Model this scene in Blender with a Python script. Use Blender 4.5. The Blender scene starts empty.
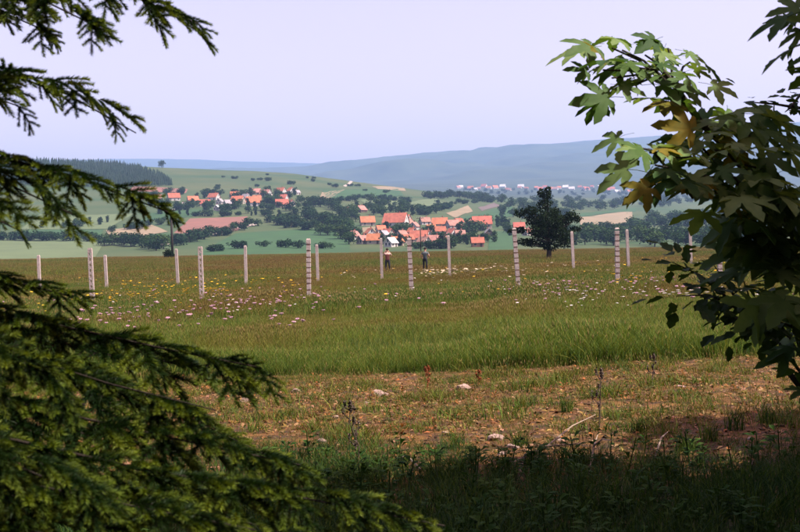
import bpy, bmesh, math, random
import numpy as np
from mathutils import Vector, Matrix, Quaternion

random.seed(7); rng = np.random.default_rng(7)
R = math.radians
sc = bpy.context.scene
COL = sc.collection

# ------------------------------------------------------------------ camera
F = 1111.0                       # focal length in photo pixels (800 px wide)
CAM_Z = 1.6
PITCH, ROLL = math.atan(20 / F), R(1.5)
cam_d = bpy.data.cameras.new('camera'); cam = bpy.data.objects.new('camera', cam_d); COL.objects.link(cam)
cam_d.lens = 50; cam_d.sensor_width = 36; cam_d.clip_start = 0.05; cam_d.clip_end = 60000
cam.location = (0, 0, CAM_Z)
CAM_M = Matrix.Rotation(math.pi / 2 - PITCH, 4, 'X') @ Matrix.Rotation(-ROLL, 4, 'Z')
cam.rotation_euler = CAM_M.to_euler()
cam_d.dof.use_dof = True; cam_d.dof.focus_distance = 14; cam_d.dof.aperture_fstop = 14
sc.camera = cam

# ------------------------------------------------------------------ sky and sun
SUN_EL, SUN_AZ = R(56), R(108)   # azimuth clockwise from the view direction (+Y)
S = Vector((math.sin(SUN_AZ) * math.cos(SUN_EL), math.cos(SUN_AZ) * math.cos(SUN_EL), math.sin(SUN_EL)))
world = bpy.data.worlds.new('World'); sc.world = world; world.use_nodes = True
wn = world.node_tree; wn.nodes.clear()
sky = wn.nodes.new('ShaderNodeTexSky'); sky.sky_type = 'NISHITA'; sky.sun_disc = False
sky.sun_elevation = SUN_EL; sky.sun_rotation = SUN_AZ; sky.air_density = 1.0; sky.dust_density = 2.0; sky.ozone_density = 1.0
tint = wn.nodes.new('ShaderNodeMix'); tint.data_type = 'RGBA'; tint.blend_type = 'MULTIPLY'; tint.inputs[0].default_value = 1
tint.inputs[7].default_value = (1.74, 0.99, 0.89, 1)
bg = wn.nodes.new('ShaderNodeBackground'); bg.inputs[1].default_value = 0.138
wo = wn.nodes.new('ShaderNodeOutputWorld')
wn.links.new(sky.outputs[0], tint.inputs[6]); wn.links.new(tint.outputs[2], bg.inputs[0]); wn.links.new(bg.outputs[0], wo.inputs[0])
sd = bpy.data.lights.new('sun', 'SUN'); sd.energy = 5.0; sd.angle = R(0.5); sd.color = (1, 0.95, 0.87)
sun = bpy.data.objects.new('sun', sd); COL.objects.link(sun); sun.rotation_euler = S.to_track_quat('Z', 'Y').to_euler(); sun.location = (20, -5, 30)
sc.view_settings.view_transform = 'Standard'; sc.view_settings.look = 'None'
sc.view_settings.exposure = 1.05; sc.view_settings.gamma = 1
sc.render.engine = 'CYCLES'; sc.cycles.use_denoising = True
sc.cycles.max_bounces = 6; sc.cycles.transparent_max_bounces = 6; sc.cycles.volume_bounces = 0

# ------------------------------------------------------------------ helpers
CM3 = CAM_M.to_3x3()
def ray(px, py):
    return CM3 @ Vector(((px - 400) / F, -(py - 266) / F, -1.0))
def at(px, py, d):
    """point seen at photo pixel (px, py), d metres deep"""
    return Vector((0, 0, CAM_Z)) + ray(px, py) * d

def tag(o, label=None, cat=None, group=None, kind=None):
    if label: o['label'] = label
    if cat: o['category'] = cat
    if group: o['group'] = group
    if kind: o['kind'] = kind
    return o
def empty(name, loc, rz=0, parent=None):
    o = bpy.data.objects.new(name, None); COL.objects.link(o); o.location = loc; o.rotation_euler = (0, 0, rz)
    o.empty_display_size = 0.2; o.parent = parent
    return o
def link(name, me, parent=None, loc=None):
    o = bpy.data.objects.new(name, me); COL.objects.link(o)
    if loc is not None: o.location = loc
    o.parent = parent
    return o
def copy_tree(o, parent=None):
    c = o.copy(); COL.objects.link(c); c.parent = parent
    for ch in list(o.children): copy_tree(ch, c)
    return c

class MB:
    """collects faces into one mesh"""
    def __init__(s): s.v = []; s.f = []; s.m = []; s.n = 0; s.c = []
    def add(s, v, f, mi=0, col=None):
        v = np.asarray(v, float)
        s.v.append(v)
        for q in f: s.f.append([i + s.n for i in q]); s.m.append(mi)
        if col is not None: s.c.append(np.broadcast_to(np.asarray(col, float), (len(v),)))
        s.n += len(v); return s
    def box(s, c, size, mi=0, rz=0, taper=1.0):
        x, y, z = size[0] / 2, size[1] / 2, size[2] / 2
        v = np.array([(sx * x * (taper if sz > 0 else 1), sy * y * (taper if sz > 0 else 1), sz * z) for sz in (-1, 1) for sy in (-1, 1) for sx in (-1, 1)])
        ca, sa = math.cos(rz), math.sin(rz)
        v = v @ np.array([[ca, sa, 0], [-sa, ca, 0], [0, 0, 1]]) + np.array(c)
        return s.add(v, [(0, 2, 3, 1), (4, 5, 7, 6), (0, 1, 5, 4), (1, 3, 7, 5), (3, 2, 6, 7), (2, 0, 4, 6)], mi)
    def tube(s, pts, rad, k=6, mi=0, cap=True):
        pts = [Vector(p) for p in pts]; n = len(pts)
        rad = rad if hasattr(rad, '__len__') else [rad] * n
        v = []; up = Vector((0.3, 0.2, 1)).normalized()
        for i, p in enumerate(pts):
            t = (pts[min(i + 1, n - 1)] - pts[max(i - 1, 0)]).normalized()
            a = t.cross(up)
            if a.length < 1e-3: a = t.cross(Vector((1, 0, 0)))
            a.normalize(); b = t.cross(a)
            for j in range(k):
                w = 2 * math.pi * j / k
                v.append(p + (a * math.cos(w) + b * math.sin(w)) * rad[i])
        f = [(i * k + j, i * k + (j + 1) % k, (i + 1) * k + (j + 1) % k, (i + 1) * k + j) for i in range(n - 1) for j in range(k)]
        if cap: f += [tuple(range(k))[::-1], tuple(range((n - 1) * k, n * k))]
        return s.add(np.array([tuple(q) for q in v]), f, mi)
    def mesh(s, name, mats, smooth=False):
        me = bpy.data.meshes.new(name)
        v = np.concatenate(s.v) if s.v else np.zeros((0, 3))
        me.from_pydata(v.tolist(), [], s.f)
        for m in (mats if isinstance(mats, (list, tuple)) else [mats]): me.materials.append(m)
        me.polygons.foreach_set('material_index', s.m)
        if smooth: me.polygons.foreach_set('use_smooth', [True] * len(s.f))
        if s.c:
            a = me.attributes.new('tone', 'FLOAT', 'POINT'); a.data.foreach_set('value', np.concatenate(s.c))
        me.update(); return me
    def obj(s, name, mats, parent=None, smooth=False):
        return link(name, s.mesh(name, mats, smooth), parent)

def tri_mesh(name, V, mat, tone=None, T=None):
    """fast mesh of triangles: V is (n,3,3), or vertices plus T (n,3)"""
    if T is None:
        V = np.asarray(V, np.float32).reshape(-1, 3); T = np.arange(len(V)).reshape(-1, 3)
    n = len(T); me = bpy.data.meshes.new(name)
    me.vertices.add(len(V)); me.vertices.foreach_set('co', np.asarray(V, np.float32).ravel())
    me.loops.add(n * 3); me.loops.foreach_set('vertex_index', np.asarray(T, np.int32).ravel())
    me.polygons.add(n); me.polygons.foreach_set('loop_start', np.arange(n, dtype=np.int32) * 3)
    me.polygons.foreach_set('loop_total', np.full(n, 3, np.int32))
    for m in (mat if isinstance(mat, (list, tuple)) else [mat]): me.materials.append(m)
    if tone is not None:
        a = me.attributes.new('tone', 'FLOAT', 'POINT'); a.data.foreach_set('value', np.asarray(tone, np.float32))
    me.update(); me.validate(); return me

def mat(name, c1, c2=None, scale=5.0, rough=0.8, bump=0.0, bscale=None, transl=0.0, tcol=None, rand=0.0, tone=None, spec=0.3, coord='Object', detail=4):
    """procedural material: two colours mixed by noise, per-object random value shift, optional light through leaves, tone attribute"""
    m = bpy.data.materials.new(name); m.use_nodes = True; nt = m.node_tree; N = nt.nodes; L = nt.links
    N.clear(); out = N.new('ShaderNodeOutputMaterial'); b = N.new('ShaderNodeBsdfPrincipled')
    b.inputs['Roughness'].default_value = rough; b.inputs['Specular IOR Level'].default_value = spec
    tc = N.new('ShaderNodeTexCoord')
    nz = N.new('ShaderNodeTexNoise'); nz.inputs['Scale'].default_value = scale; nz.inputs['Detail'].default_value = detail
    if coord == 'World':
        g = N.new('ShaderNodeNewGeometry'); L.new(g.outputs['Position'], nz.inputs['Vector'])
    else: L.new(tc.outputs['Object'], nz.inputs['Vector'])
    rp = N.new('ShaderNodeMapRange'); rp.inputs[1].default_value = 0.3; rp.inputs[2].default_value = 0.7; L.new(nz.outputs[0], rp.inputs[0])
    mx = N.new('ShaderNodeMix'); mx.data_type = 'RGBA'; mx.inputs[6].default_value = (*c1, 1); mx.inputs[7].default_value = (*(c2 or [x * 0.75 for x in c1]), 1)
    L.new(rp.outputs[0], mx.inputs[0]); c = mx.outputs[2]
    if tone is not None:
        at_ = N.new('ShaderNodeAttribute'); at_.attribute_name = 'tone'
        m2 = N.new('ShaderNodeMix'); m2.data_type = 'RGBA'; L.new(at_.outputs['Fac'], m2.inputs[0]); L.new(c, m2.inputs[6]); m2.inputs[7].default_value = (*tone, 1); c = m2.outputs[2]
    if rand:
        oi = N.new('ShaderNodeObjectInfo'); hs = N.new('ShaderNodeHueSaturation')
        r1 = N.new('ShaderNodeMapRange'); r1.inputs[3].default_value = 1 - rand; r1.inputs[4].default_value = 1 + rand; L.new(oi.outputs['Random'], r1.inputs[0])
        r2 = N.new('ShaderNodeMapRange'); r2.inputs[3].default_value = 0.5 + rand * 0.06; r2.inputs[4].default_value = 0.5 - rand * 0.06; L.new(oi.outputs['Random'], r2.inputs[0])
        L.new(r1.outputs[0], hs.inputs['Value']); L.new(r2.outputs[0], hs.inputs['Hue']); L.new(c, hs.inputs['Color']); c = hs.outputs[0]
    L.new(c, b.inputs['Base Color'])
    if bump:
        bz = N.new('ShaderNodeTexNoise'); bz.inputs['Scale'].default_value = bscale or scale * 4; bz.inputs['Detail'].default_value = 5
        L.new(tc.outputs['Object'], bz.inputs['Vector'])
        bp = N.new('ShaderNodeBump'); bp.inputs['Strength'].default_value = bump; bp.inputs['Distance'].default_value = 0.05
        L.new(bz.outputs[0], bp.inputs['Height']); L.new(bp.outputs[0], b.inputs['Normal'])
    if transl:
        tr = N.new('ShaderNodeBsdfTranslucent'); ms = N.new('ShaderNodeMixShader'); ms.inputs[0].default_value = transl
        tm = N.new('ShaderNodeMix'); tm.data_type = 'RGBA'; tm.blend_type = 'MULTIPLY'; tm.inputs[0].default_value = 1; tm.inputs[7].default_value = (*(tcol or (1.5, 1.5, 0.6)), 1)
        L.new(c, tm.inputs[6]); L.new(tm.outputs[2], tr.inputs[0])
        L.new(b.outputs[0], ms.inputs[1]); L.new(tr.outputs[0], ms.inputs[2]); L.new(ms.outputs[0], out.inputs[0])
    else: L.new(b.outputs[0], out.inputs[0])
    return m

# ------------------------------------------------------------------ terrain height
COLS = np.array([-100, 0, 100, 200, 300, 400, 500, 600, 700, 800, 900.])
def hor(u): return 246 + (400 - u) * math.tan(ROLL)
rows = {  # distance : photo row at which the terrain stands, per column
 520: [259, 257, 255, 253.5, 252, 250, 249, 247.5, 246, 245, 244],
 600: [251, 250, 248, 247, 246, 243.5, 243, 243, 242, 241, 240],
 700: [241, 240, 239, 239, 237, 234, 235, 238, 237, 236, 235],
 850: [226, 226, 225, 223, 221, 219, 225, 231, 231, 230, 229],
 1000: [209, 209, 207, 209, 207, 210, 216, 223, 224, 223, 222],
 1200: [191, 190, 191, 196, 194, 202, 209, 216, 217, 216, 215],
 1400: [177, 176, 179, 183, 183, 194, 203, 210, 211, 210, 209],
 1600: [164, 163, 167, 173, 174, 188, 199, 206, 207, 206, 205],
 1800: [160, 160, 164, 167, 172, 188, 199, 203, 204, 203, 202],
 2200: [175, 175, 178, 178, 182, 193, 199, 200, 200, 199, 198],
 3000: [195] * 5 + [196] * 5 + [195],
 3500: [193] * 11,
 4200: [188] * 11,
 6200: [180, 180, 180, 181, 181, 177, 172, 168, 165, 160, 158],
 7700: [172, 172, 172, 172, 172, 164, 156, 147, 142, 135, 130],
 8600: [168, 168, 168, 169, 166, 156, 147, 138, 130, 119, 115],
 9500: [173, 173, 173, 174, 171, 161, 152, 143, 135, 125, 121],
 10500: [185] * 11,
 11800: [163, 161, 160, 161, 164, 168, 175, 180, 180, 180, 180],
 12500: [160, 158, 158, 157, 161, 166, 172, 178, 178, 178, 178],
 14500: [170, 168, 168, 168, 170, 174, 178, 180, 180, 180, 180]}
RN = [0, 60, 80, 120, 220, 262, 300, 360, 430] + sorted(rows)
ZT = np.zeros((len(COLS), len(RN)))
for i, u in enumerate(COLS):
    crest = 0.75 - 1.25 * np.clip(u, -50, 850) / 660
    near = [0, 0, -0.30, -0.2 + crest * .3, crest * .9, crest, crest - 1.8, -5, -6]
    ZT[i] = near + [CAM_Z + (hor(u) - rows[r][i]) * r / F for r in sorted(rows)]
# resample onto a fine geometric grid and smooth
RG = np.concatenate([np.linspace(0, 60, 20)[:-1], np.geomspace(60, 17000, 620)])
RNx = np.array(RN + [17500.])
U_F = np.linspace(-100, 900, 201)
ZG = np.zeros((len(U_F), len(RG)))
tmp = np.stack([np.interp(RG, RNx, np.append(ZT[i], ZT[i][-1])) for i in range(len(COLS))])
ker = np.exp(-0.5 * (np.arange(-12, 13) / 5.0) ** 2); ker /= ker.sum()
for i in range(len(COLS)): tmp[i] = np.convolve(np.pad(tmp[i], 12, mode='edge'), ker, 'valid')
ku = np.exp(-0.5 * (np.arange(-14, 15) / 6.0) ** 2); ku /= ku.sum()
for j in range(len(RG)):
    ZG[:, j] = np.convolve(np.pad(np.interp(U_F, COLS, tmp[:, j]), 14, mode='edge'), ku, 'valid')
def hsh(a, b): return (np.sin(a * 127.1 + b * 311.7) * 43758.5453) % 1.0
def vnoise(x, y):
    xi, yi = np.floor(x), np.floor(y); fx, fy = x - xi, y - yi
    fx, fy = fx * fx * (3 - 2 * fx), fy * fy * (3 - 2 * fy)
    a, b, c, d = hsh(xi, yi), hsh(xi + 1, yi), hsh(xi, yi + 1), hsh(xi + 1, yi + 1)
    return (a * (1 - fx) + b * fx) * (1 - fy) + (c * (1 - fx) + d * fx) * fy - 0.5
def fbm(x, y, o=4): return sum(vnoise(x * 2 ** k + 17 * k, y * 2 ** k - 9 * k) / 2 ** k for k in range(o))
def H(x, y):
    x, y = np.asarray(x, float), np.asarray(y, float)
    r = np.hypot(x, y); az = np.arctan2(x, y)
    azc = np.clip(az, -0.45, 0.45)
    u = np.clip(400 + F * np.tan(azc), -99.9, 899.9)
    dep = r * np.cos(azc)
    ui = (u + 100) / 5; i0 = np.clip(np.floor(ui).astype(int), 0, 199); fu = ui - i0
    j1 = np.clip(np.searchsorted(RG, dep), 1, len(RG) - 1); j0 = j1 - 1
    fr = np.clip((dep - RG[j0]) / (RG[j1] - RG[j0]), 0, 1)
    z = (ZG[i0, j0] * (1 - fr) + ZG[i0, j1] * fr) * (1 - fu) + (ZG[i0 + 1, j0] * (1 - fr) + ZG[i0 + 1, j1] * fr) * fu
    side = np.clip((np.abs(az) - 0.7) / 1.2, 0, 1)          # calmer country outside and behind the view
    z = z * (1 - 0.75 * side * (r > 150))
    z = z + 0.012 * np.clip(x, -40, 40) * np.clip((90 - r) / 40, 0, 1)
    z = z + fbm(x / 7, y / 7, 3) * 0.10 * np.clip((r - 6) / 10, 0, 1) * np.clip((400 - r) / 100, 0, 1)
    z = z + fbm(x / 90, y / 90, 3) * 2.0 * np.clip((r - 500) / 400, 0, 1)
    z = z + fbm(x / 800 + 3, y / 800, 5) * 130 * np.clip((r - 4600) / 1800, 0, 1) * np.clip((8700 - r) / 1000, 0.25, 1)
    return z
def Hs(x, y): return float(H(x, y))
def grounds(P, dmin=480, dmax=5200, n=420):
    """where the lines of sight through photo pixels meet the terrain"""
    P = np.asarray(P, float); d = np.geomspace(dmin, dmax, n); out = []
    for px, py in P:
        v = ray(px, py); h = HF(v.x * d, v.y * d); s = CAM_Z + v.z * d
        k = np.nonzero(s <= h)[0]; i = max(k[0], 1) if len(k) else n - 1
        e0, e1 = s[i - 1] - h[i - 1], s[i] - h[i]; t = e0 / (e0 - e1) if e0 > 0 and e1 <= 0 else 1.0
        dd = d[i - 1] + (d[i] - d[i - 1]) * t; out.append((v.x * dd, v.y * dd))
    out = np.array(out); return np.column_stack([out, H(out[:, 0], out[:, 1])])
def HF(x, y):                     # quick height without the small undulations
    dep = y; u = np.clip(400 + F * x / y, -99.9, 899.9); ui = (u + 100) / 5
    i0 = np.clip(ui.astype(int), 0, 199); fu = ui - i0
    j1 = np.clip(np.searchsorted(RG, dep), 1, len(RG) - 1); j0 = j1 - 1; fr = (dep - RG[j0]) / (RG[j1] - RG[j0])
    return (ZG[i0, j0] * (1 - fr) + ZG[i0, j1] * fr) * (1 - fu) + (ZG[i0 + 1, j0] * (1 - fr) + ZG[i0 + 1, j1] * fr) * fu
def ground(px, py, dmin=480): return Vector(grounds([(px, py)], dmin)[0])

# ------------------------------------------------------------------ setting: sheets of ground
def sheet(name, r0, r1, nr, azs, m):
    rs = np.array([0.0] + list(np.geomspace(max(r0, .5), r1, nr))) if r0 == 0 else np.geomspace(r0, r1, nr)
    A, RR = np.meshgrid(azs, rs)
    X, Y = RR * np.sin(A), RR * np.cos(A)
    V = np.stack([X, Y, H(X, Y)], -1).reshape(-1, 3); na = len(azs)
    idx = np.arange(len(rs) * na).reshape(len(rs), na)
    a, b, c, d = idx[:-1, :-1].ravel(), idx[:-1, 1:].ravel(), idx[1:, 1:].ravel(), idx[1:, :-1].ravel()
    T = np.concatenate([np.stack([a, b, c], 1), np.stack([a, c, d], 1)])
    T = T[:, ::-1]
    me = tri_mesh(name, V, m, T=T); me.polygons.foreach_set('use_smooth', [True] * len(me.polygons))
    o = link(name, me); o['kind'] = 'structure'; return o
fr_ = np.linspace(-0.5, 0.5, 301)
AZ = np.concatenate([np.linspace(-math.pi, -0.5, 60)[:-1], fr_, np.linspace(0.5, math.pi, 60)[1:]])

def meadow_mat():
    m = mat('meadow_soil', (0.045, 0.055, 0.016), (0.075, 0.055, 0.022), scale=0.35, rough=0.95, bump=1.0, bscale=9, coord='World')
    nt = m.node_tree; N, L = nt.nodes, nt.links; b = N['Principled BSDF']; src = b.inputs['Base Color'].links[0].from_socket
    g = N.new('ShaderNodeNewGeometry'); sep = N.new('ShaderNodeSeparateXYZ'); L.new(g.outputs['Position'], sep.inputs[0])
    nz = N.new('ShaderNodeTexNoise'); nz.inputs['Scale'].default_value = 0.9; nz.inputs['Detail'].default_value = 6; L.new(g.outputs['Position'], nz.inputs['Vector'])
    ad = N.new('ShaderNodeMath'); ad.operation = 'MULTIPLY_ADD'; ad.inputs[1].default_value = 3.2; L.new(nz.outputs[0], ad.inputs[0]); L.new(sep.outputs[1], ad.inputs[2])
    r1 = N.new('ShaderNodeMapRange'); r1.inputs[1].default_value = 7.6; r1.inputs[2].default_value = 9.2; L.new(ad.outputs[0], r1.inputs[0])
    r2 = N.new('ShaderNodeMapRange'); r2.inputs[1].default_value = 17.4; r2.inputs[2].default_value = 15.6; L.new(ad.outputs[0], r2.inputs[0])
    ml = N.new('ShaderNodeMath'); ml.operation = 'MULTIPLY'; L.new(r1.outputs[0], ml.inputs[0]); L.new(r2.outputs[0], ml.inputs[1])
    cz = N.new('ShaderNodeTexNoise'); cz.inputs['Scale'].default_value = 5; cz.inputs['Detail'].default_value = 8; L.new(g.outputs['Position'], cz.inputs['Vector'])
    cr = N.new('ShaderNodeValToRGB'); e = cr.color_ramp.elements
    e[0].position = 0.33; e[0].color = (0.04, 0.021, 0.009, 1); e[1].position = 0.68; e[1].color = (0.165, 0.078, 0.018, 1)
    k = e.new(0.5); k.color = (0.082, 0.034, 0.006, 1); L.new(cz.outputs[0], cr.inputs[0])
    mx = N.new('ShaderNodeMix'); mx.data_type = 'RGBA'; L.new(ml.outputs[0], mx.inputs[0]); L.new(src, mx.inputs[6]); L.new(cr.outputs[0], mx.inputs[7])
    L.new(mx.outputs[2], b.inputs['Base Color']); return m
meadow = sheet('meadow_ground', 0, 330, 260, AZ, meadow_mat())
M_hill = mat('hillside_grass', (0.022, 0.056, 0.014), (0.060, 0.076, 0.024), scale=0.011, rough=0.95, coord='World', detail=8)
M_ridge = mat('wooded_ridge', (0.010, 0.026, 0.012), (0.040, 0.060, 0.028), scale=0.005, rough=0.95, coord='World', detail=10)
hillside = sheet('hillside', 330, 2500, 300, AZ, M_hill)
ridge = sheet('distant_ridge', 2500, 17000, 220, AZ, M_ridge)

# fields, tracks: draped sheets on the hillside
def field(name, quad, m, nx=26, ny=10, lift=0.25, dmin=430):
    q = [Vector((*p, 0)) for p in quad]; v = []; f = []
    for j in range(ny + 1):
        for i in range(nx + 1):
            s, t = i / nx, j / ny
            p = (q[0] * (1 - s) + q[1] * s) * (1 - t) + (q[3] * (1 - s) + q[2] * s) * t
            v.append((p.x, p.y))
    v = grounds(v, dmin); v[:, 2] += lift
    for j in range(ny):
        for i in range(nx):
            a = j * (nx + 1) + i; f.append((a + nx + 1, a + nx + 2, a + 1, a))
    return tag(MB().add(v, f).obj(name, m, smooth=True), kind='structure')
def fmat(n, a, b=None): return mat(n, a, b, scale=0.05, rough=0.95, coord='World', detail=8)
FM = dict(plough=fmat('ploughed_soil', (0.19, 0.085, 0.06), (0.14, 0.07, 0.05)), green=fmat('young_crop', (0.028, 0.078, 0.020), (0.020, 0.056, 0.016)),
          pale=fmat('pale_pasture', (0.09, 0.125, 0.05), (0.07, 0.10, 0.04)), tan=fmat('stubble', (0.22, 0.165, 0.10), (0.15, 0.13, 0.075)),
          road=fmat('dusty_track', (0.34, 0.29, 0.24)), mauve=fmat('fallow_soil', (0.11, 0.08, 0.075), (0.09, 0.075, 0.06)))
field('ploughed_field', [(190, 219), (248, 216), (238, 230), (172, 234)], FM['plough'])
field('stubble_field', [(134, 186.5), (188, 190), (186, 193.5), (128, 191)], FM['plough'])
field('crop_field', [(236, 233), (352, 226), (345, 255), (190, 258)], FM['green'])
field('crop_field', [(150, 214), (205, 209), (192, 217), (140, 221)], FM['green'])
field('crop_field', [(150, 234), (208, 231), (178, 240), (130, 243)], FM['green'])
field('stubble_field', [(106, 230), (150, 224), (168, 231), (112, 241)], FM['tan'])
field('pasture', [(0, 241), (104, 243), (95, 258), (-20, 262)], FM['pale'])
field('pasture', [(40, 214), (135, 214), (108, 228), (20, 230)], FM['pale'])
field('crop_field', [(30, 230), (104, 229), (100, 238), (10, 238)], FM['green'])
field('farm_track', [(157, 244), (255, 222.5), (257, 224.3), (160, 246.5)], FM['road'])
field('farm_track', [(343, 186), (352, 180), (354, 181), (346, 187)], FM['road'])
field('stubble_field', [(446, 213), (468, 206), (473, 211), (455, 217)], FM['tan'])
field('fallow_field', [(478, 208), (494, 203), (501, 206), (482, 211)], FM['mauve'])
field('crop_field', [(458, 218), (512, 205), (514, 216), (472, 223)], FM['green'])
field('pasture', [(405, 203), (436, 198), (446, 206), (425, 213)], FM['pale'])
field('stubble_field', [(579, 217), (632, 212), (633, 222), (581, 229)], FM['tan'])
field('crop_field', [(580, 214), (636, 208), (636, 211.5), (580, 216)], FM['green'])
field('crop_field', [(322, 191), (398, 189), (404, 196), (328, 200)], FM['green'])
field('stubble_field', [(372, 186), (404, 188), (406, 191), (378, 189)], FM['tan'])
field('pasture', [(360, 200), (400, 198), (412, 207), (372, 209)], FM['pale'])
field('stubble_field', [(322, 193), (345, 190), (330, 199), (318, 202)], FM['tan'])
field('orchard_strip', [(362, 227), (376, 226), (380, 234), (363, 235)], FM['tan'], 8, 5)
field('crop_field', [(300, 232), (350, 231), (350, 254), (300, 256)], FM['green'])
field('crop_field', [(490, 232), (512, 231), (514, 252), (488, 253)], FM['green'])

# ------------------------------------------------------------------ hazy air
zl, zh = min(v.co.z for o in (meadow, hillside, ridge) for v in o.data.vertices) - 1, max(v.co.z for v in ridge.data.vertices) + 30
hz = MB().box((0, 0, (zl + zh) / 2), (36000, 36000, zh - zl)).obj('haze', [])
hm = bpy.data.materials.new('hazy_air'); hm.use_nodes = True; hn = hm.node_tree; hn.nodes.clear()
pv = hn.nodes.new('ShaderNodeVolumePrincipled'); pv.inputs['Color'].default_value = (0.37, 0.60, 1.0, 1); pv.inputs['Density'].default_value = 1.25e-4; pv.inputs['Anisotropy'].default_value = 0.1
ho = hn.nodes.new('ShaderNodeOutputMaterial'); hn.links.new(pv.outputs[0], ho.inputs['Volume']); hz.data.materials.append(hm)
tag(hz, 'pale blue haze over the valley and the ridges', 'haze', kind='stuff')

# ------------------------------------------------------------------ houses
M_roofs = [mat('roof_tiles_%s' % n, c, [x * 0.6 for x in c], scale=0.5, rough=0.85, bump=0.4, bscale=6, rand=0.12) for n, c in
           dict(orange=(0.44, 0.155, 0.075), red=(0.37, 0.115, 0.07), pink=(0.36, 0.18, 0.14), grey=(0.33, 0.30, 0.31), white=(0.62, 0.60, 0.58)).items()]
RC = dict(orange=0, red=1, pink=2, grey=3, white=4)
M_walls = [mat('plaster_' + n, c, [x * 0.85 for x in c], scale=0.8, rough=0.9, bump=0.2) for n, c in dict(white=(0.48, 0.46, 0.43), cream=(0.36, 0.31, 0.25), grey=(0.33, 0.31, 0.29), brick=(0.30, 0.16, 0.11), wood=(0.11, 0.075, 0.05)).items()]
WC = dict(white=0, cream=1, grey=2, brick=3, wood=4)
M_glass = mat('window_glass', (0.02, 0.025, 0.03), scale=2, rough=0.15, spec=0.6)
M_door = mat('door_wood', (0.07, 0.04, 0.025), scale=3)
M_brick = mat('chimney_brick', (0.28, 0.12, 0.08), scale=5, bump=0.3)
def house(px, py, wpx, rot, roof, wall, label, wr=0.78, wh=0.30, pitch=46, chim=1, dmin=480, group='houses', loc=None, detail=True):
    """gabled house; wpx = ridge length in photo pixels, rot = degrees the ridge turns from the picture plane"""
    g = loc or ground(px, py, dmin); L = max(5.5, (.98 if py > 212 else 1.12) * wpx * g.y / F); W = max(4.5, L * wr); h = min(3.4, max(2.2, L * wh * .8))
    base = min(Hs(g.x + dx, g.y + dy) for dx in (-L / 2, L / 2) for dy in (-W / 2, W / 2))
    rot += random.uniform(-16, 16); t = empty('house', (g.x, g.y, base), R(rot)); tag(t, label, 'house', group)
    rise = W / 2 * math.tan(R(pitch)); x, y = L / 2, W / 2
    up = Hs(g.x, g.y) - base + h; h = min(up, h + 2.5)
    w = MB(); w.add([(-x, -y, -1), (x, -y, -1), (x, y, -1), (-x, y, -1), (-x, -y, h), (x, -y, h), (x, y, h), (-x, y, h), (-x, 0, h + rise), (x, 0, h + rise)],
          [(0, 1, 5, 4), (2, 3, 7, 6), (1, 2, 6, 9, 5), (3, 0, 4, 8, 7), (4, 5, 9, 8), (6, 7, 8, 9), (3, 2, 1, 0)])
    w.obj('wall', M_walls[WC[wall]], t)
    r = MB(); o = 0.45; e = 0.5; th = 0.22; zs = h - e * math.tan(R(pitch)); X = x + o
    for s in (-1, 1):
        a = [(-X, s * (y + e), zs + .06), (X, s * (y + e), zs + .06), (X, 0, h + rise + .06), (-X, 0, h + rise + .06)]
        v = a + [(p[0], p[1], p[2] + th) for p in a]
        r.add(v, [(0, 1, 2, 3), (7, 6, 5, 4), (0, 4, 5, 1), (1, 5, 6, 2), (3, 2, 6, 7), (0, 3, 7, 4)])
    ro = r.obj('roof', M_roofs[RC[roof]], t)
    if chim and detail:
        for k in range(chim):
            c = MB().box((x * (0.35 - 0.8 * k), 0.3, h + rise + .35), (.7, .6, 1.7)).box((x * (0.35 - 0.8 * k), 0.3, h + rise + 1.25), (.85, .75, .16)); c.obj('chimney', M_brick, ro)
    if detail:
        M_fr = M_walls[0] if wall != 'white' else M_walls[2]
        def win(cx, cy, cz, sx, sy, nx, ny, mtl, nm):
            q = MB().box((cx, cy, cz), (sx if ny else .10, sy if nx else .10, 1.35 if nm == 'window' else 2.1)).obj(nm, mtl, t)
            if nm == 'window': MB().box((cx + nx * .04, cy + ny * .04, cz - .78), (sx + .3 if ny else .16, sy + .3 if nx else .16, .14)).obj('sill', M_fr, q)
        n = max(2, int(L / 3.6))
        zc = max(1.5, h - 1.45)
        for k in range(n):
            cx = -x + L * (k + .5) / n
            if k == n // 2: win(cx, -y, max(1.05, h - 2.6), 1.1, 0, 0, -1, M_door, 'door')
            else: win(cx, -y, zc, 1.0, 0, 0, -1, M_glass, 'window')
        for s in (-1, 1):
            for dy in (-W * .22, W * .22): win(s * x, dy, zc, 0, .95, s, 0, M_glass, 'window')
            win(s * x, 0, h + rise * .4, 0, .8, s, 0, M_glass, 'window')
    return t
LOW = 'houses of the village beside the meadow edge'
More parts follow.
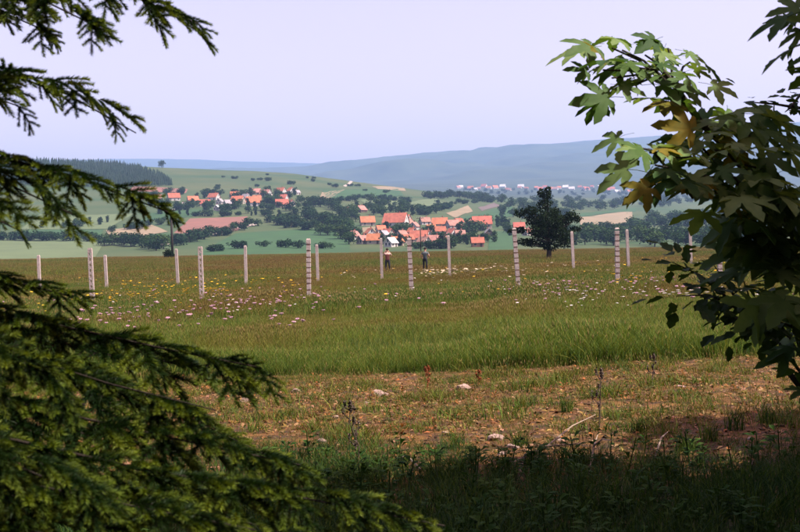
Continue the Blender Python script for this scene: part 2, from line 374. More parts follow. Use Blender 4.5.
for a in [
 (361, 212, 9, 60, 'pink', 'wood', 'small house with a dark gable above the orange roof in the lower village'),
 (351, 213, 9, 10, 'pink', 'cream', 'low pink roofed house at upper left corner of the lower village'),
 (367.5, 225, 14, 6, 'orange', 'cream', 'bright orange hipped-looking roof on its own at left of the lower village'),
 (396, 227, 23, -4, 'red', 'white', 'long dull red roof in the upper middle of the lower village'),
 (354, 239, 11, 58, 'pink', 'white', 'narrow house with pale slanting roof at left end of the lower village'),
 (363, 244, 10, 50, 'pink', 'cream', 'small pink house with slanting roof nearest the meadow at left'),
 (375, 244, 15, 5, 'orange', 'cream', 'low wide orange roof just above the meadow edge at left'),
 (391, 247, 9, 55, 'white', 'white', 'small house with a bright white slanting roof at the meadow edge'),
 (402, 238, 8, 62, 'pink', 'white', 'small house with white gable left of the big red roofs'),
 (414.5, 229, 10, 70, 'pink', 'white', 'tall house with white gable left of the thin pole'),
 (419, 241, 17, 8, 'red', 'cream', 'big red roof behind the thin pole'),
 (435, 245, 13, 4, 'pink', 'white', 'broad faded roof right of the thin pole'),
 (440, 227, 15, -5, 'orange', 'cream', 'long bright orange roof behind the faded roof'),
 (453, 228, 13, 18, 'pink', 'grey', 'low pinkish roof between orange roof and hedge'),
 (452, 236, 10, -45, 'red', 'white', 'slanting bright red roof with white gable in village middle'),
 (446, 240, 8, -48, 'pink', 'white', 'small slanting pink roof below the bright red one'),
 (482, 228, 19, -3, 'red', 'cream', 'bright red long barn at right end of the lower village'),
 (488.5, 237, 11, 80, 'grey', 'wood', 'dark gabled barn with white bargeboards below the long red barn'),
 (477.5, 247, 12, 3, 'red', 'brick', 'square red roof standing alone right of village by the meadow'),
 (519, 230, 11, 4, 'red', 'white', 'red roofed house half hidden behind the dark lone tree'),
 (528, 236, 9, 20, 'pink', 'white', 'pale house seen through the boughs of the dark lone tree'),
 (427, 238, 9, -40, 'red', 'white', 'small slanting house just right of the thin pole'),
 (408, 243, 9, 20, 'red', 'cream', 'small red roof at the foot of the big red roof'),
 (425, 224, 10, 30, 'pink', 'white', 'pinkish roof above the big red roof right of pole'),
 (384, 238, 8, 70, 'grey', 'white', 'small grey gabled house below the long dull red roof'),
 (460, 238, 7, 25, 'pink', 'white', 'tiny pale house right of the slanting bright red roof'),
 (470, 226, 7, 50, 'pink', 'brick', 'small outbuilding touching the left of the long red barn'),
]: house(*a, group=LOW)
for k, (px, py) in enumerate([(381, 232), (388, 236), (408, 226), (412, 235), (431, 231), (440, 234), (424, 246), (397, 246), (370, 236), (459, 224), (443, 245), (405, 222), (463, 232)]):
    house(px, py, 7 + 2 * (k % 3), [10, -30, 55, -60, 25][k % 5], ['orange', 'red', 'pink', 'orange'][k % 4], ['white', 'cream', 'white'][k % 3], 'small tiled house squeezed between the bigger roofs of the lower village', group='small houses packed into the lower village')
UPP = 'houses of the village up on the hillside'
for a in [
 (157, 201, 8, 10, 'pink', 'white', 'pale pinkish house second from the left of the hillside village'),
 (144, 200, 6, 30, 'pink', 'grey', 'leftmost tiny house of the hillside village'),
 (174, 201, 10, 12, 'red', 'white', 'red roofed house left of the bare gap in hillside village'),
 (183, 208, 5, 70, 'grey', 'white', 'tiny white cottage below the left houses of the hillside village'),
 (193, 203, 9, 30, 'orange', 'white', 'salmon roofed house above the green strip in the hillside village'),
 (205, 206, 9, 8, 'red', 'cream', 'steep red roof in left cluster of the hillside village'),
 (214, 200, 9, -25, 'red', 'white', 'slanting red roof at top of left cluster on hillside'),
 (220, 204, 7, 65, 'grey', 'white', 'white gabled house below slanting red roof on hillside'),
 (217, 211, 6, 75, 'white', 'white', 'lowest white house of the hillside village'),
 (229, 206, 8, 40, 'grey', 'white', 'grey roofed white house in middle of hillside village'),
 (235, 198, 8, 5, 'orange', 'white', 'upper orange roof in middle of the hillside village'),
 (238, 204, 11, -8, 'orange', 'cream', 'large salmon roof in middle of the hillside village'),
 (246, 200, 8, -40, 'grey', 'white', 'grey slanting roof right of the large salmon roof'),
 (254, 207, 13, -2, 'orange', 'white', 'long low orange roof at the lower edge of hillside village'),
 (257, 201, 7, 15, 'orange', 'white', 'small orange roof above the long low one'),
 (256, 195, 8, 5, 'pink', 'cream', 'faded roof on the upper edge of hillside village'),
 (266, 197, 9, -15, 'pink', 'white', 'pink roof right of the faded one on upper edge'),
 (281, 194, 8, -35, 'red', 'white', 'slanting red roof up by the hillside at village right'),
 (283, 200, 8, -30, 'red', 'white', 'second slanting red roof below its twin at village right'),
 (291, 193, 7, -60, 'orange', 'white', 'topmost orange house at the right end of hillside village'),
 (282, 208, 11, 0, 'red', 'cream', 'long red roof lowest at right of hillside village'),
 (291, 206, 7, -50, 'red', 'white', 'slanting house touching the long red roof at village right'),
 (297, 195, 5, 40, 'grey', 'white', 'tiny white house at far right of hillside village'),
]: house(*a, group=UPP)
for k in range(34):                                # the faint village in the valley under the ridge
    px = 455 + 185 * ((k + random.random()) / 34); py = 190.5 - 3.5 * random.random() + (2 if px > 600 else 0)
    house(px, py, random.uniform(3.0, 5.5), random.uniform(-40, 40), random.choice(['orange', 'red', 'pink', 'white']), random.choice(['white', 'white', 'cream']),
          'tiny hazy house of the faint village below the blue ridge', dmin=3000, group='houses of the faint distant village', detail=False, wh=.4)

# ------------------------------------------------------------------ trees of the hillside
def leafy(blobs, n, size, seed=0, up=0.4, flat=0.0):
    """leaf triangles spread through blobs (cx,cy,cz,rx,ry,rz); denser near the surface"""
    g = np.random.default_rng(seed); B = np.array(blobs, float)
    w = (B[:, 3] * B[:, 4] * B[:, 5]) ** (2 / 3); k = g.choice(len(B), n, p=w / w.sum())
    d = g.normal(size=(n, 3)); d /= np.linalg.norm(d, axis=1)[:, None]
    rr = g.uniform(0.35, 1.08, n) ** 0.6
    rr *= 1 + 0.22 * np.sin(d[:, 0] * 5 + k) * np.sin(d[:, 2] * 6 + k * 2)
    c = B[k, :3] + d * rr[:, None] * B[k, 3:]
    nm = d * 0.7 + g.normal(size=(n, 3)) * 0.55 + np.array([0, 0, up]); nm /= np.linalg.norm(nm, axis=1)[:, None]
    a = np.cross(nm, g.normal(size=(n, 3))); a /= np.linalg.norm(a, axis=1)[:, None]; b = np.cross(nm, a)
    s = size * g.uniform(0.6, 1.3, n)[:, None]
    q = np.stack([c - a * s * .5 - b * s * .2, c + b * s * .6 - a * s * .05, c + a * s * .5 - b * s * .15, c - b * s * .5 + nm * s * .1], 1)
    return np.concatenate([q[:, [0, 1, 2]], q[:, [0, 2, 3]]]).reshape(-1, 3, 3)
M_bark = mat('bark', (0.06, 0.045, 0.032), (0.03, 0.024, 0.018), scale=6, bump=0.6, rough=0.95)
M_leafs = [mat('foliage_' + n, c, [x * .6 for x in c], scale=0.6, rough=0.85, transl=0.15, rand=0.3, spec=.08) for n, c in
           dict(deep=(0.018, 0.045, 0.014), mid=(0.032, 0.068, 0.018), light=(0.055, 0.095, 0.026), pine=(0.012, 0.034, 0.014)).items()]
def proto_tree(kind, seed):
    g = random.Random(seed)
    if kind == 'round': blobs = [(g.uniform(-.22, .22), g.uniform(-.22, .22), g.uniform(.25, .78), g.uniform(.18, .30), g.uniform(.18, .30), g.uniform(.15, .24)) for _ in range(12)]; mi = g.choice([0, 0, 1])
    elif kind == 'tall': blobs = [(g.uniform(-.1, .1), g.uniform(-.1, .1), z, .17 - .08 * abs(z - .5), .17 - .08 * abs(z - .5), .14) for z in np.linspace(.15, .9, 9)]; mi = g.choice([0, 1])
    elif kind == 'bush': blobs = [(g.uniform(-.5, .5), g.uniform(-.3, .3), g.uniform(.25, .6), g.uniform(.25, .4), g.uniform(.25, .4), g.uniform(.22, .38)) for _ in range(7)]; mi = g.choice([0, 1])
    else: blobs = [(0, 0, z, .24 * (1.05 - z) + .02, .24 * (1.05 - z) + .02, .08) for z in np.linspace(.15, .97, 11)]; mi = 3
    cr = tri_mesh('crown', leafy(blobs, 520, .085 if kind != 'bush' else .13, seed), M_leafs[mi])
    tr = MB().tube([(0, 0, -.06), (.01, 0, .2), (0, .01, .5), (.01, 0, .8 if kind != 'bush' else .5)], [.035, .027, .018, .004], 6)
    for _ in range(4):
        w = g.uniform(0, 6.28); z = g.uniform(.25, .5); tr.tube([(0, 0, z), (.1 * math.cos(w), .1 * math.sin(w), z + .1), (.2 * math.cos(w), .2 * math.sin(w), z + .18)], [.014, .009, .003], 4)
    return tr.mesh('trunk', M_bark), cr
PROTO = {k: [proto_tree(k, 10 * i + j) for j in range(4)] for i, k in enumerate(('round', 'tall', 'bush', 'pine'))}
def tree(p, h, kind, label, group, wide=1.0, name=None):
    t = empty(name or dict(round='broadleaf_tree', tall='slender_tree', bush='bush', pine='conifer')[kind], p, random.uniform(0, 6.28))
    t.scale = (h * wide, h * wide, h); tr, cr = random.choice(PROTO[kind])
    link('trunk', tr, t); link('crown', cr, t)
    return tag(t, label, 'bush' if kind == 'bush' else 'tree', group)
ORD = 'first second third fourth fifth sixth seventh eighth ninth tenth eleventh twelfth thirteenth fourteenth fifteenth sixteenth seventeenth eighteenth nineteenth twentieth'.split()
def belt(pts, n, hr, kinds, label, group, jy=2.0, jx=3.0, dmin=480, wide=1.0, mass=None):
    """n trees along a polyline of photo pixels"""
    P = np.array(pts, float); seg = np.hypot(*np.diff(P, axis=0).T); cum = np.concatenate([[0], np.cumsum(seg)])
    s = (np.arange(n) + rng.uniform(0, 1, n)) / n * cum[-1]
    q = np.column_stack([np.interp(s, cum, P[:, 0]) + rng.normal(0, jx, n), np.interp(s, cum, P[:, 1]) + rng.uniform(-jy, jy, n)])
    q = q[np.argsort(q[:, 0])]
    if mass:
        tri = []
        for k, g in enumerate(grounds(q, dmin)):
            h = random.uniform(*hr); v = leafy([(rng.uniform(-.2, .2), rng.uniform(-.2, .2), rng.uniform(.25, .78), .24, .24, .19) for _ in range(9)], 260, .1, k + n); a = random.uniform(0, 6.28); ca, sa = math.cos(a), math.sin(a)
            tri.append(v @ np.array([[ca, sa, 0], [-sa, ca, 0], [0, 0, 1]]) * (h * 1.3, h * 1.3, h) + g)
        tag(link(mass, tri_mesh(mass, np.concatenate(tri), M_leafs[0])), label, 'wood', kind='stuff'); return
    for k, g in enumerate(grounds(q, dmin)):
        lb = label if n > 20 else '%s %s, counted from left' % (ORD[k], label)
        tree(g, random.uniform(*hr), random.choice(kinds), lb, group, wide * random.uniform(1.05, 1.6))
RT, MX = ['round'], ['round', 'round', 'tall', 'bush']
belt([(140, 204), (200, 210), (250, 211), (300, 208)], 34, (6, 10), MX, 'dark tree among the houses of the hillside village', 'trees in the hillside village', 3)
belt([(150, 196), (200, 197), (250, 196), (300, 198)], 26, (6, 9.5), MX, 'dark tree behind the houses of the hillside village', 'trees behind the hillside village', 2.5)
belt([(262, 201), (276, 205)], 8, (8, 11), RT, 'tall dark tree filling the gap in the middle of hillside village', 'trees in the gap of the hillside village', 4)
belt([(300, 212), (320, 222), (345, 232), (352, 218), (335, 208), (305, 203)], 34, (8, 12), RT, 'dense tree in the wood between the two villages', 'trees of the wood between the villages', 4, 5)
belt([(345, 226), (352, 246)], 8, (7, 10), RT, 'dark tree at left end of the lower village', 'trees at the left of the lower village', 2)
belt([(352, 214), (380, 210), (410, 214), (425, 214)], 18, (7, 11), MX, 'dark tree behind the roofs of the lower village', 'trees behind the lower village', 2.5)
belt([(378, 228), (395, 233), (408, 229), (400, 240), (385, 244), (405, 247)], 18, (4.5, 7), MX, 'tree between the roofs of the lower village', 'trees between the lower village roofs', 2)
belt([(428, 231), (445, 248), (465, 243), (495, 243)], 20, (4.5, 7.5), MX, 'tree at the foot of the lower village near the meadow', 'trees at the foot of the lower village', 2)
belt([(410, 248), (425, 249), (440, 249), (455, 247)], 9, (3.5, 5.5), ['bush', 'round'], 'low tree before the village houses by the thin pole', 'low trees before the lower village', 1)
belt([(460, 231), (470, 235), (492, 224), (505, 228), (512, 238)], 14, (6, 9), MX, 'tree beside the barns at right of the lower village', 'trees beside the barns', 2.5)
belt([(158, 247), (205, 238), (240, 230), (250, 226)], 18, (5, 8), ['bush', 'round'], 'bushy tree in the hedge along the pale farm track', 'hedge along the farm track', 1.5)
belt([(100, 245), (140, 248), (165, 250)], 15, (6, 9), RT, 'dark tree in the hedge below the spruce branch tip', 'hedge left of the dark pole', 1.5, 3)
belt([(0, 240), (50, 240), (95, 241)], 14, (5, 8), ['bush', 'round'], 'tree in the hedge across the fields at far left', 'hedge at far left', 1.2)
belt([(118, 232), (170, 222), (185, 226)], 13, (4.5, 7), ['bush', 'round'], 'bush in the short hedge left of the ploughed field', 'hedge left of the ploughed field', 1.5)
belt([(272, 222), (300, 227), (345, 238)], 12, (6.5, 10), ['round', 'bush'], 'round tree on the slope right of the ploughed field', 'trees right of the ploughed field', 2)
belt([(432, 199), (455, 197), (475, 200), (492, 202)], 20, (8, 12), ['round', 'bush'], 'tree in the upper hedge on right-hand slope', 'upper hedge on the right slope', 1.5)
belt([(424, 215), (437, 211), (448, 209)], 10, (6, 9), ['round', 'bush'], 'tree in the short hedge above the orange roof', 'short hedge above the lower village', 1.2)
belt([(372, 205), (390, 204), (408, 205)], 9, (6, 9), ['round', 'bush'], 'tree on the green slope above the lower village', 'trees above the lower village', 2.2)
belt([(205, 186), (260, 180), (320, 186), (400, 194)], 22, (3, 6), ['bush'], 'small bush dotted on the bare upper slope', 'bushes on the upper slope', 7, 8)
belt([(505, 206), (560, 208), (620, 204), (690, 200), (760, 198)], 120, (9, 14), RT, 'hazy far-off wood across the valley behind the tan field', None, 6, 6, mass='valley_wood')
belt([(570, 244), (610, 242), (660, 243), (720, 242), (780, 240)], 50, (7, 11), RT, 'dark tree in the lower wood behind the right-hand posts', 'trees of the lower valley wood', 4, 4)
belt([(640, 232), (665, 218), (690, 228), (730, 215), (770, 225)], 40, (9, 13), RT, 'tree of the wooded slope at right of the tan field', 'trees right of the tan field', 6, 8)
belt([(512, 215), (540, 222), (575, 210)], 16, (8, 11), RT, 'tree in the valley behind the dark lone tree', 'trees behind the lone tree', 4)
belt([(580, 234), (610, 232), (640, 228)], 12, (6, 9), MX, 'tree along the lower edge of the tan field', 'trees below the tan field', 2)
belt([(460, 192), (520, 193), (600, 194), (680, 193)], 60, (10, 16), ['round'], 'faint belt of woodland round the distant valley village', None, 2.5, 4, dmin=2600, mass='distant_woodland')
for px, py, h, lb in [(308, 172.2, 8, 'left one of the two dark trees on the hill crest'), (320, 173, 8, 'right one of the two dark trees on the hill crest'),
                      (162, 168, 13, 'single rounded tree on the skyline beside the forest'), (371, 203, 11, 'single dark tree on green slope above the lower village'), (224, 166, 5, 'small bush on the bare hill skyline'),
                      (383, 216, 9, 'slim dark tree behind the long dull red roof'), (356, 236, 8, 'dark tree touching the narrow house at left of lower village')]:
    tree(ground(px, py), h, 'round', lb, None, 1.25)
belt([(205, 252), (260, 247), (330, 249)], 10, (3.5, 5.5), ['bush'], 'low bush along the lower edge of the big green field', 'bushes below the big green field', 1, 4)
belt([(150, 213), (195, 216), (250, 214), (300, 217)], 18, (4, 7), ['bush', 'tall'], 'bush in the hedge under the hillside village', 'hedge under the hillside village', 1.2)
belt([(40, 228), (75, 226), (110, 222)], 10, (4, 6.5), ['bush', 'tall'], 'bush in the hedge between the pale left fields', 'hedge between the left fields', 1)
belt([(335, 203), (365, 199), (410, 200)], 14, (4, 7), ['bush'], 'bush in the thin hedge high above the lower village', 'thin hedge above the lower village', 1.2)
belt([(500, 216), (530, 212), (560, 216)], 10, (5, 8), ['bush', 'tall'], 'bush in the hedge left of the tan field', 'hedge left of the tan field', 1.5)
belt([(440, 204), (470, 203), (500, 200)], 10, (4, 7), ['bush'], 'bush between the upper hedge and the field strips', 'bushes above the field strips', 1)
# forest on the left hill: reads as one dark mass
vs = []; ts = []; n0 = 0; gq = np.random.default_rng(3)
for row in range(40):
    t = row / 39; y0 = np.array([(-140, 188), (20, 186), (110, 187), (172, 186.5)]); y1 = np.array([(-140, 161), (20, 162), (110, 166), (140, 171)])
    for k in range(100):
        s = (k + gq.random()) / 100; px = -140 + s * (312 - 34 * t ** 1.5); yb = np.interp(px, y0[:, 0], y0[:, 1]); yt = np.interp(px, y1[:, 0], y1[:, 1])
        vs.append((px, yb + (yt - yb) * t + gq.normal(0, .4)))
fg = grounds(np.array(vs), 900, 2000, 260); tris = []
for p in fg:
    h = gq.uniform(9.5, 12); rad = h * gq.uniform(.16, .22); a0 = gq.random() * 6
    for lv in range(4):
        zb = h * (.12 + .2 * lv); zt = zb + h * .36; rr = rad * (1 - .22 * lv)
        an = a0 + lv + np.arange(6) / 6 * 6.283; jit = gq.uniform(.7, 1.15, 6) * rr
        ring = np.stack([p[0] + jit * np.cos(an), p[1] + jit * np.sin(an), np.full(6, p[2] + zb)], 1); tip = np.array([p[0], p[1], p[2] + min(zt, h)])
        for j in range(6): tris.append((ring[j], ring[(j + 1) % 6], tip))
M_forest = mat('forest_needles', (0.007, 0.022, 0.008), (0.014, 0.034, 0.012), scale=0.15, rough=0.9, coord='World')
tag(link('forest', tri_mesh('forest', np.array(tris), M_forest)), 'dark conifer forest covering the crest of the left hill', 'forest', kind='stuff')

# ------------------------------------------------------------------ the dark lone tree at the meadow's end
LT = at(549, 258, 118); LT.z = Hs(LT.x, LT.y)
lone = empty('field_tree', LT); tag(lone, 'dark spreading tree with upright top alone at the far end of the meadow', 'tree')
def lp(px, py, dy=0): q = at(px, py, 118); return Vector((q.x - LT.x, dy, q.z - LT.z))
tr = MB().tube([(0, 0, -.3), lp(549, 250), lp(548, 240), lp(546, 222), lp(545, 205), lp(546, 194)], [.32, .24, .21, .15, .08, .03], 10)
tr.obj('trunk', M_bark, lone, True)
LB = [(546, 195, 6, 6, 0), (548, 190, 3, 4, 0), (541, 193, 4, 5, .3), (544, 205, 8, 7, 0), (530, 211, 9, 5, -.8), (520, 213, 6, 4, .6), (536, 219, 11, 7, 1.2), (548, 220, 13, 10, -1.2), (558, 224, 12, 9, .9),
      (570, 216, 8, 5, -.4), (578, 219, 5, 4, .5), (566, 220, 9, 6, 1.4), (547, 233, 15, 9, .8), (536, 231, 11, 6, -1.4), (560, 235, 12, 8, -1), (520, 230, 9, 3.5, .6), (513, 231, 6, 2.5, 0), (524, 242, 9, 4, -.6), (535, 243, 10, 4, .6),
      (577, 229, 6, 3, .9), (566, 243, 9, 5, .4), (549, 246, 10, 5, 0), (555, 212, 6, 5, .6), (538, 226, 8, 6, 0)]
bl = []
for px, py, rx, ry, dy in LB:
    c = lp(px, py, dy); k = 118 / F; bl.append((c.x, c.y, c.z, rx * k, max(rx, ry) * k * .9, ry * k))
    st = Vector((0, 0, max(.9, c.z * .55))); MB().tube([st, (st + c) * .5 + Vector((0, 0, .12)), c], [.07, .045, .012], 5).obj('limb', M_bark, lone)
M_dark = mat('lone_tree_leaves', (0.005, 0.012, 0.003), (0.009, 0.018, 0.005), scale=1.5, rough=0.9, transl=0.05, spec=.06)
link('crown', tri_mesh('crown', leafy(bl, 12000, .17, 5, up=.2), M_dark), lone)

# ------------------------------------------------------------------ poles beyond the meadow
M_pole = mat('tarred_wood', (0.022, 0.020, 0.018), (0.045, 0.04, 0.035), scale=4, bump=0.4)
M_porc = mat('porcelain', (0.5, 0.48, 0.45), scale=3, rough=0.3)
def pole(px, top, d, rad, label, arms=1):
    b = at(px, 254, d); b.z = Hs(b.x, b.y); h = at(px, top, d).z - b.z
    t = empty('utility_pole', b); tag(t, label, 'utility pole')
    MB().tube([(0, 0, -.5), (0, 0, h * .5), (-.04, 0, h)], [rad, rad * .9, rad * .75], 10).obj('shaft', M_pole, t, True)
    for k in range(arms):
        MB().box((0, -rad - .03, h - .25 - .6 * k), (1.7, .1, .12)).obj('crossarm', M_pole, t)
        for s in (-.75, -.3, .3, .75): MB().tube([(s, -rad - .03, h - .2 - .6 * k), (s, -rad - .03, h - .08 - .6 * k), (s, -rad - .03, h + .02 - .6 * k)], [.035, .06, .03], 6).obj('insulator', M_porc, t)
    return t
pole(172.5, 209, 215, .25, 'thick dark wooden pole with crossarm standing by the round dark bush', 1)
pole(421, 217, 255, .13, 'thin dark pole in front of the big red village roof', 1)
b = at(169, 256, 210); b.z = Hs(b.x, b.y) - .1
bu = empty('bush', b); tag(bu, 'round dark bush at the foot of the thick pole', 'bush'); k = 210 / F
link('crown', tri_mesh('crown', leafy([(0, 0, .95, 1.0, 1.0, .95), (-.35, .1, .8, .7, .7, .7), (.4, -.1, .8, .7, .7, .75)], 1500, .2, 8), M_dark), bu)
MB().tube([(0, 0, -.1), (0, 0, .7)], [.08, .04], 6).obj('trunk', M_bark, bu)

# ------------------------------------------------------------------ concrete fence posts, two rows
M_conc = mat('weathered_concrete', (0.44, 0.37, 0.33), (0.30, 0.245, 0.22), scale=9, rough=0.95, bump=0.5, bscale=30, rand=0.08)
M_rust = mat('rusty_notch', (0.26, 0.16, 0.125), (0.15, 0.095, 0.08), scale=12, rough=0.95)
def post(px, d, ht, kind, lean, label, group, yaw=0.0):
    v = ray(px, 262); x, y = v.x * d / v.y, d; z = Hs(x, y)
    t = empty('fence_post', (x, y, z)); t.rotation_euler = (random.uniform(-.015, .015), R(lean), yaw); tag(t, label, 'fence post', group)
    w = .135 if kind != 'plain' else .125
    if kind == 'slotted':                         # two stiles joined by rungs: open slots between
        m = MB(); m.box((-w * .34, 0, ht / 2 - .2), (w * .34, w * .7, ht + .4)); m.box((w * .34, 0, ht / 2 - .2), (w * .34, w * .7, ht + .4)); m.obj('shaft', M_conc, t)
        zz = .1
        while zz < ht - .05: MB().box((0, 0, zz), (w * .36, w * .66, .085)).obj('rung', M_conc, t); zz += .17
        MB().box((0, 0, ht + .02), (w * 1.03, w * .72, .06), taper=.85).obj('cap', M_conc, t)
    else:
        step, g = .185, .05; m = MB(); zz = .3 if kind == 'notched' else ht
        m.box((0, 0, (zz - .3) / 2), (w, w, zz + .3))
        while kind == 'notched' and zz < ht - .12:
            MB().box((0, 0, zz + g / 2), (w * .8, w * .8, g + .01)).obj('notch', M_rust, t)
            step = random.uniform(.15, .215); g = random.uniform(.03, .055); m.box((0, 0, zz + g + (step - g) / 2), (w * random.uniform(.93, 1.03), w, step - g)); zz += step
        m.obj('shaft', M_conc, t)
        MB().box((0, 0, max(zz, ht) + .025), (w * .98, w * .98, .05), taper=.7).obj('cap', M_conc, t)
    return t
FR = 'nearer row of fence posts'; RR = 'farther row of fence posts'
for k, (px, ht, kd, ln, lb) in enumerate([
  (91.5, 1.86, 'slotted', -1.0, 'leftmost nearer concrete post with a ladder of dark slots'),
  (201, 1.75, 'slotted', -.6, 'slotted concrete post of nearer row beside the thick pole'),
  (308, 1.86, 'notched', .9, 'upright notched concrete post in the nearer row, left of both people'),
  (411, 1.80, 'notched', -1.4, 'notched concrete post of nearer row standing between the two people'),
  (518, 1.98, 'notched', -2.8, 'leaning notched concrete post in front of the dark lone tree'),
  (617, 1.92, 'notched', .4, 'nearer-row post with rust-brown notches right of the lone tree'),
  (719.5, 1.8, 'notched', .5, 'notched post of nearer row half hidden by the leafy bush')]):
    post(px, 35, ht, kd, ln, lb, FR)
for k, (px, ht, lb) in enumerate([
  (39, 1.75, 'plain pale post at far left edge of the farther row'), (106, 1.62, 'short plain post just right of the leftmost slotted post'),
  (177.5, 1.82, 'plain post of farther row in front of the round dark bush'), (245.5, 1.88, 'plain post of farther row against the green crop field'),
  (317.5, 1.82, 'plain post of farther row close right of the upright notched post'), (381.5, 1.98, 'plain post of farther row beside the bare-armed person'),
  (449.5, 1.98, 'plain post of farther row right of the person in dark trousers'),
  (573.5, 1.92, 'plain post of farther row right of lone tree trunk'), (628.5, 1.92, 'plain post of farther row close behind the rust-brown notched post'),
  (691, 2.0, 'plain post of farther row above the leafy bush')]):
    post(px, 52, ht, 'plain', random.uniform(-1.6, .3), lb, RR)

# ------------------------------------------------------------------ two people far out in the meadow
M_skin = mat('skin', (0.45, 0.24, 0.17), scale=8, rough=0.6)
M_hair = mat('dark_hair', (0.018, 0.013, 0.01), scale=20)
def person(px, d, yaw, pose, M_top, M_leg, M_body, label, cat='person'):
    v = ray(px, 258); x, y = v.x * d / v.y, d; t = empty('person', (x, y, Hs(x, y)), yaw); tag(t, label, cat)
    J = {}; E = []
    def j(n, p, r, par=None): J[n] = (p, r, par)
    j('pelvis', (0, 0, .92), .13); j('waist', (0, -.02, 1.06), .125, 'pelvis'); j('chest', (0, -.05, 1.27), .15, 'waist'); j('nb', (0, -.07, 1.42), .075, 'chest'); j('neck', (0, -.09, 1.48), .055, 'nb')
    j('h0', (0, -.11, 1.56), .082, 'neck'); j('h1', (0, -.115, 1.645), .09, 'h0'); j('h2', (0, -.105, 1.71), .06, 'h1')
    for s, n in ((-1, 'l'), (1, 'r')):
        j('hip' + n, (s * .1, 0, .86), .095, 'pelvis'); j('kn' + n, (s * .12, -.05 * s, .48), .065, 'hip' + n); j('an' + n, (s * .12, .05 * s, .09), .042, 'kn' + n); j('to' + n, (s * .13, .05 * s - .16, .035), .032, 'an' + n)
        j('sh' + n, (s * .19, -.06, 1.38), .062, 'chest')
        if pose == 'raised': el, wr, hd = (s * .30, -.20, 1.22), (s * .13, -.29, 1.50), (s * .07, -.27, 1.58)
        else: el, wr, hd = (s * .30, -.02, 1.12), (s * .25, -.20, .98), (s * .2, -.27, .95)
        j('el' + n, el, .044, 'sh' + n); j('wr' + n, wr, .03, 'el' + n); j('hd' + n, hd, .035, 'wr' + n)
    names = list(J); me = bpy.data.meshes.new('body'); me.from_pydata([J[n][0] for n in names], [(names.index(n), names.index(J[n][2])) for n in names if J[n][2]], [])
    o = link('body', me, t); md = o.modifiers.new('skin', 'SKIN'); me.skin_vertices
    for i, n in enumerate(names):
        sv = me.skin_vertices[0].data[i]; sv.radius = (J[n][1], J[n][1]); sv.use_root = (n == 'pelvis')
    md2 = o.modifiers.new('sub', 'SUBSURF'); md2.levels = md2.render_levels = 2
    dg = bpy.context.evaluated_depsgraph_get(); ev = o.evaluated_get(dg); nm = bpy.data.meshes.new_from_object(ev)
    o.modifiers.clear(); o.data = nm; nm.materials.clear()
    for m_ in (M_skin, M_top, M_leg, M_body): nm.materials.append(m_)
    for p in nm.polygons:
        c = p.center; p.use_smooth = True
        if c.z < .94: p.material_index = 2
        elif c.z < 1.45 and abs(c.x) < .21: p.material_index = 3 if c.z < 1.3 else 1
        elif c.z < 1.45 and math.dist(c, J['sh' + ('l' if c.x < 0 else 'r')][0]) < .17: p.material_index = 1
        else: p.material_index = 0
        if c.z < .1: p.material_index = 2
    hb = MB(); vv = []; ff = []
    for a in range(7):
        for q in range(12):
            th, ph = a / 6 * 1.9, q / 12 * 6.283; rr = 1.0
            vv.append((.098 * math.sin(th) * math.cos(ph), -.10 + .112 * math.sin(th) * math.sin(ph) + .018, 1.66 + .105 * math.cos(th)))
    for a in range(6):
        for q in range(12):
            if math.sin((q + .5) / 12 * 6.283) < -.35 and a > 2: continue
            ff.append((a * 12 + q, a * 12 + (q + 1) % 12, (a + 1) * 12 + (q + 1) % 12, (a + 1) * 12 + q))
    hb.add(vv, ff).obj('hair', M_hair, t, True)
    for s in (-1, 1):
        for q in range(4): MB().tube([Vector(J['hd' + ('l' if s < 0 else 'r')][0]) + Vector((s * (.012 - .012 * q), -.01, .0)), Vector(J['hd' + ('l' if s < 0 else 'r')][0]) + Vector((s * (.01 - .014 * q), -.055, .03)), Vector(J['hd' + ('l' if s < 0 else 'r')][0]) + Vector((-s * .015 * q, -.07, .055))], [.011, .010, .007], 5).obj('finger', M_skin, t)
    return t
M_rose = mat('pale_shirt', (0.52, 0.34, 0.28), scale=10); M_maroon = mat('maroon_vest', (0.09, 0.02, 0.018), scale=10); M_navy = mat('dark_trousers', (0.015, 0.016, 0.022), scale=10); M_grey = mat('grey_shirt', (0.13, 0.15, 0.15), scale=10); M_slate = mat('slate_jacket', (0.035, 0.045, 0.055), scale=10)
person(387.5, 78, R(185), 'raised', M_rose, M_navy, M_maroon, 'person with bare raised arms and dark maroon top beside the farther posts')
person(425, 79, R(165), 'low', M_grey, M_navy, M_slate, 'dark-haired person in grey shirt and dark clothes right of the notched post')

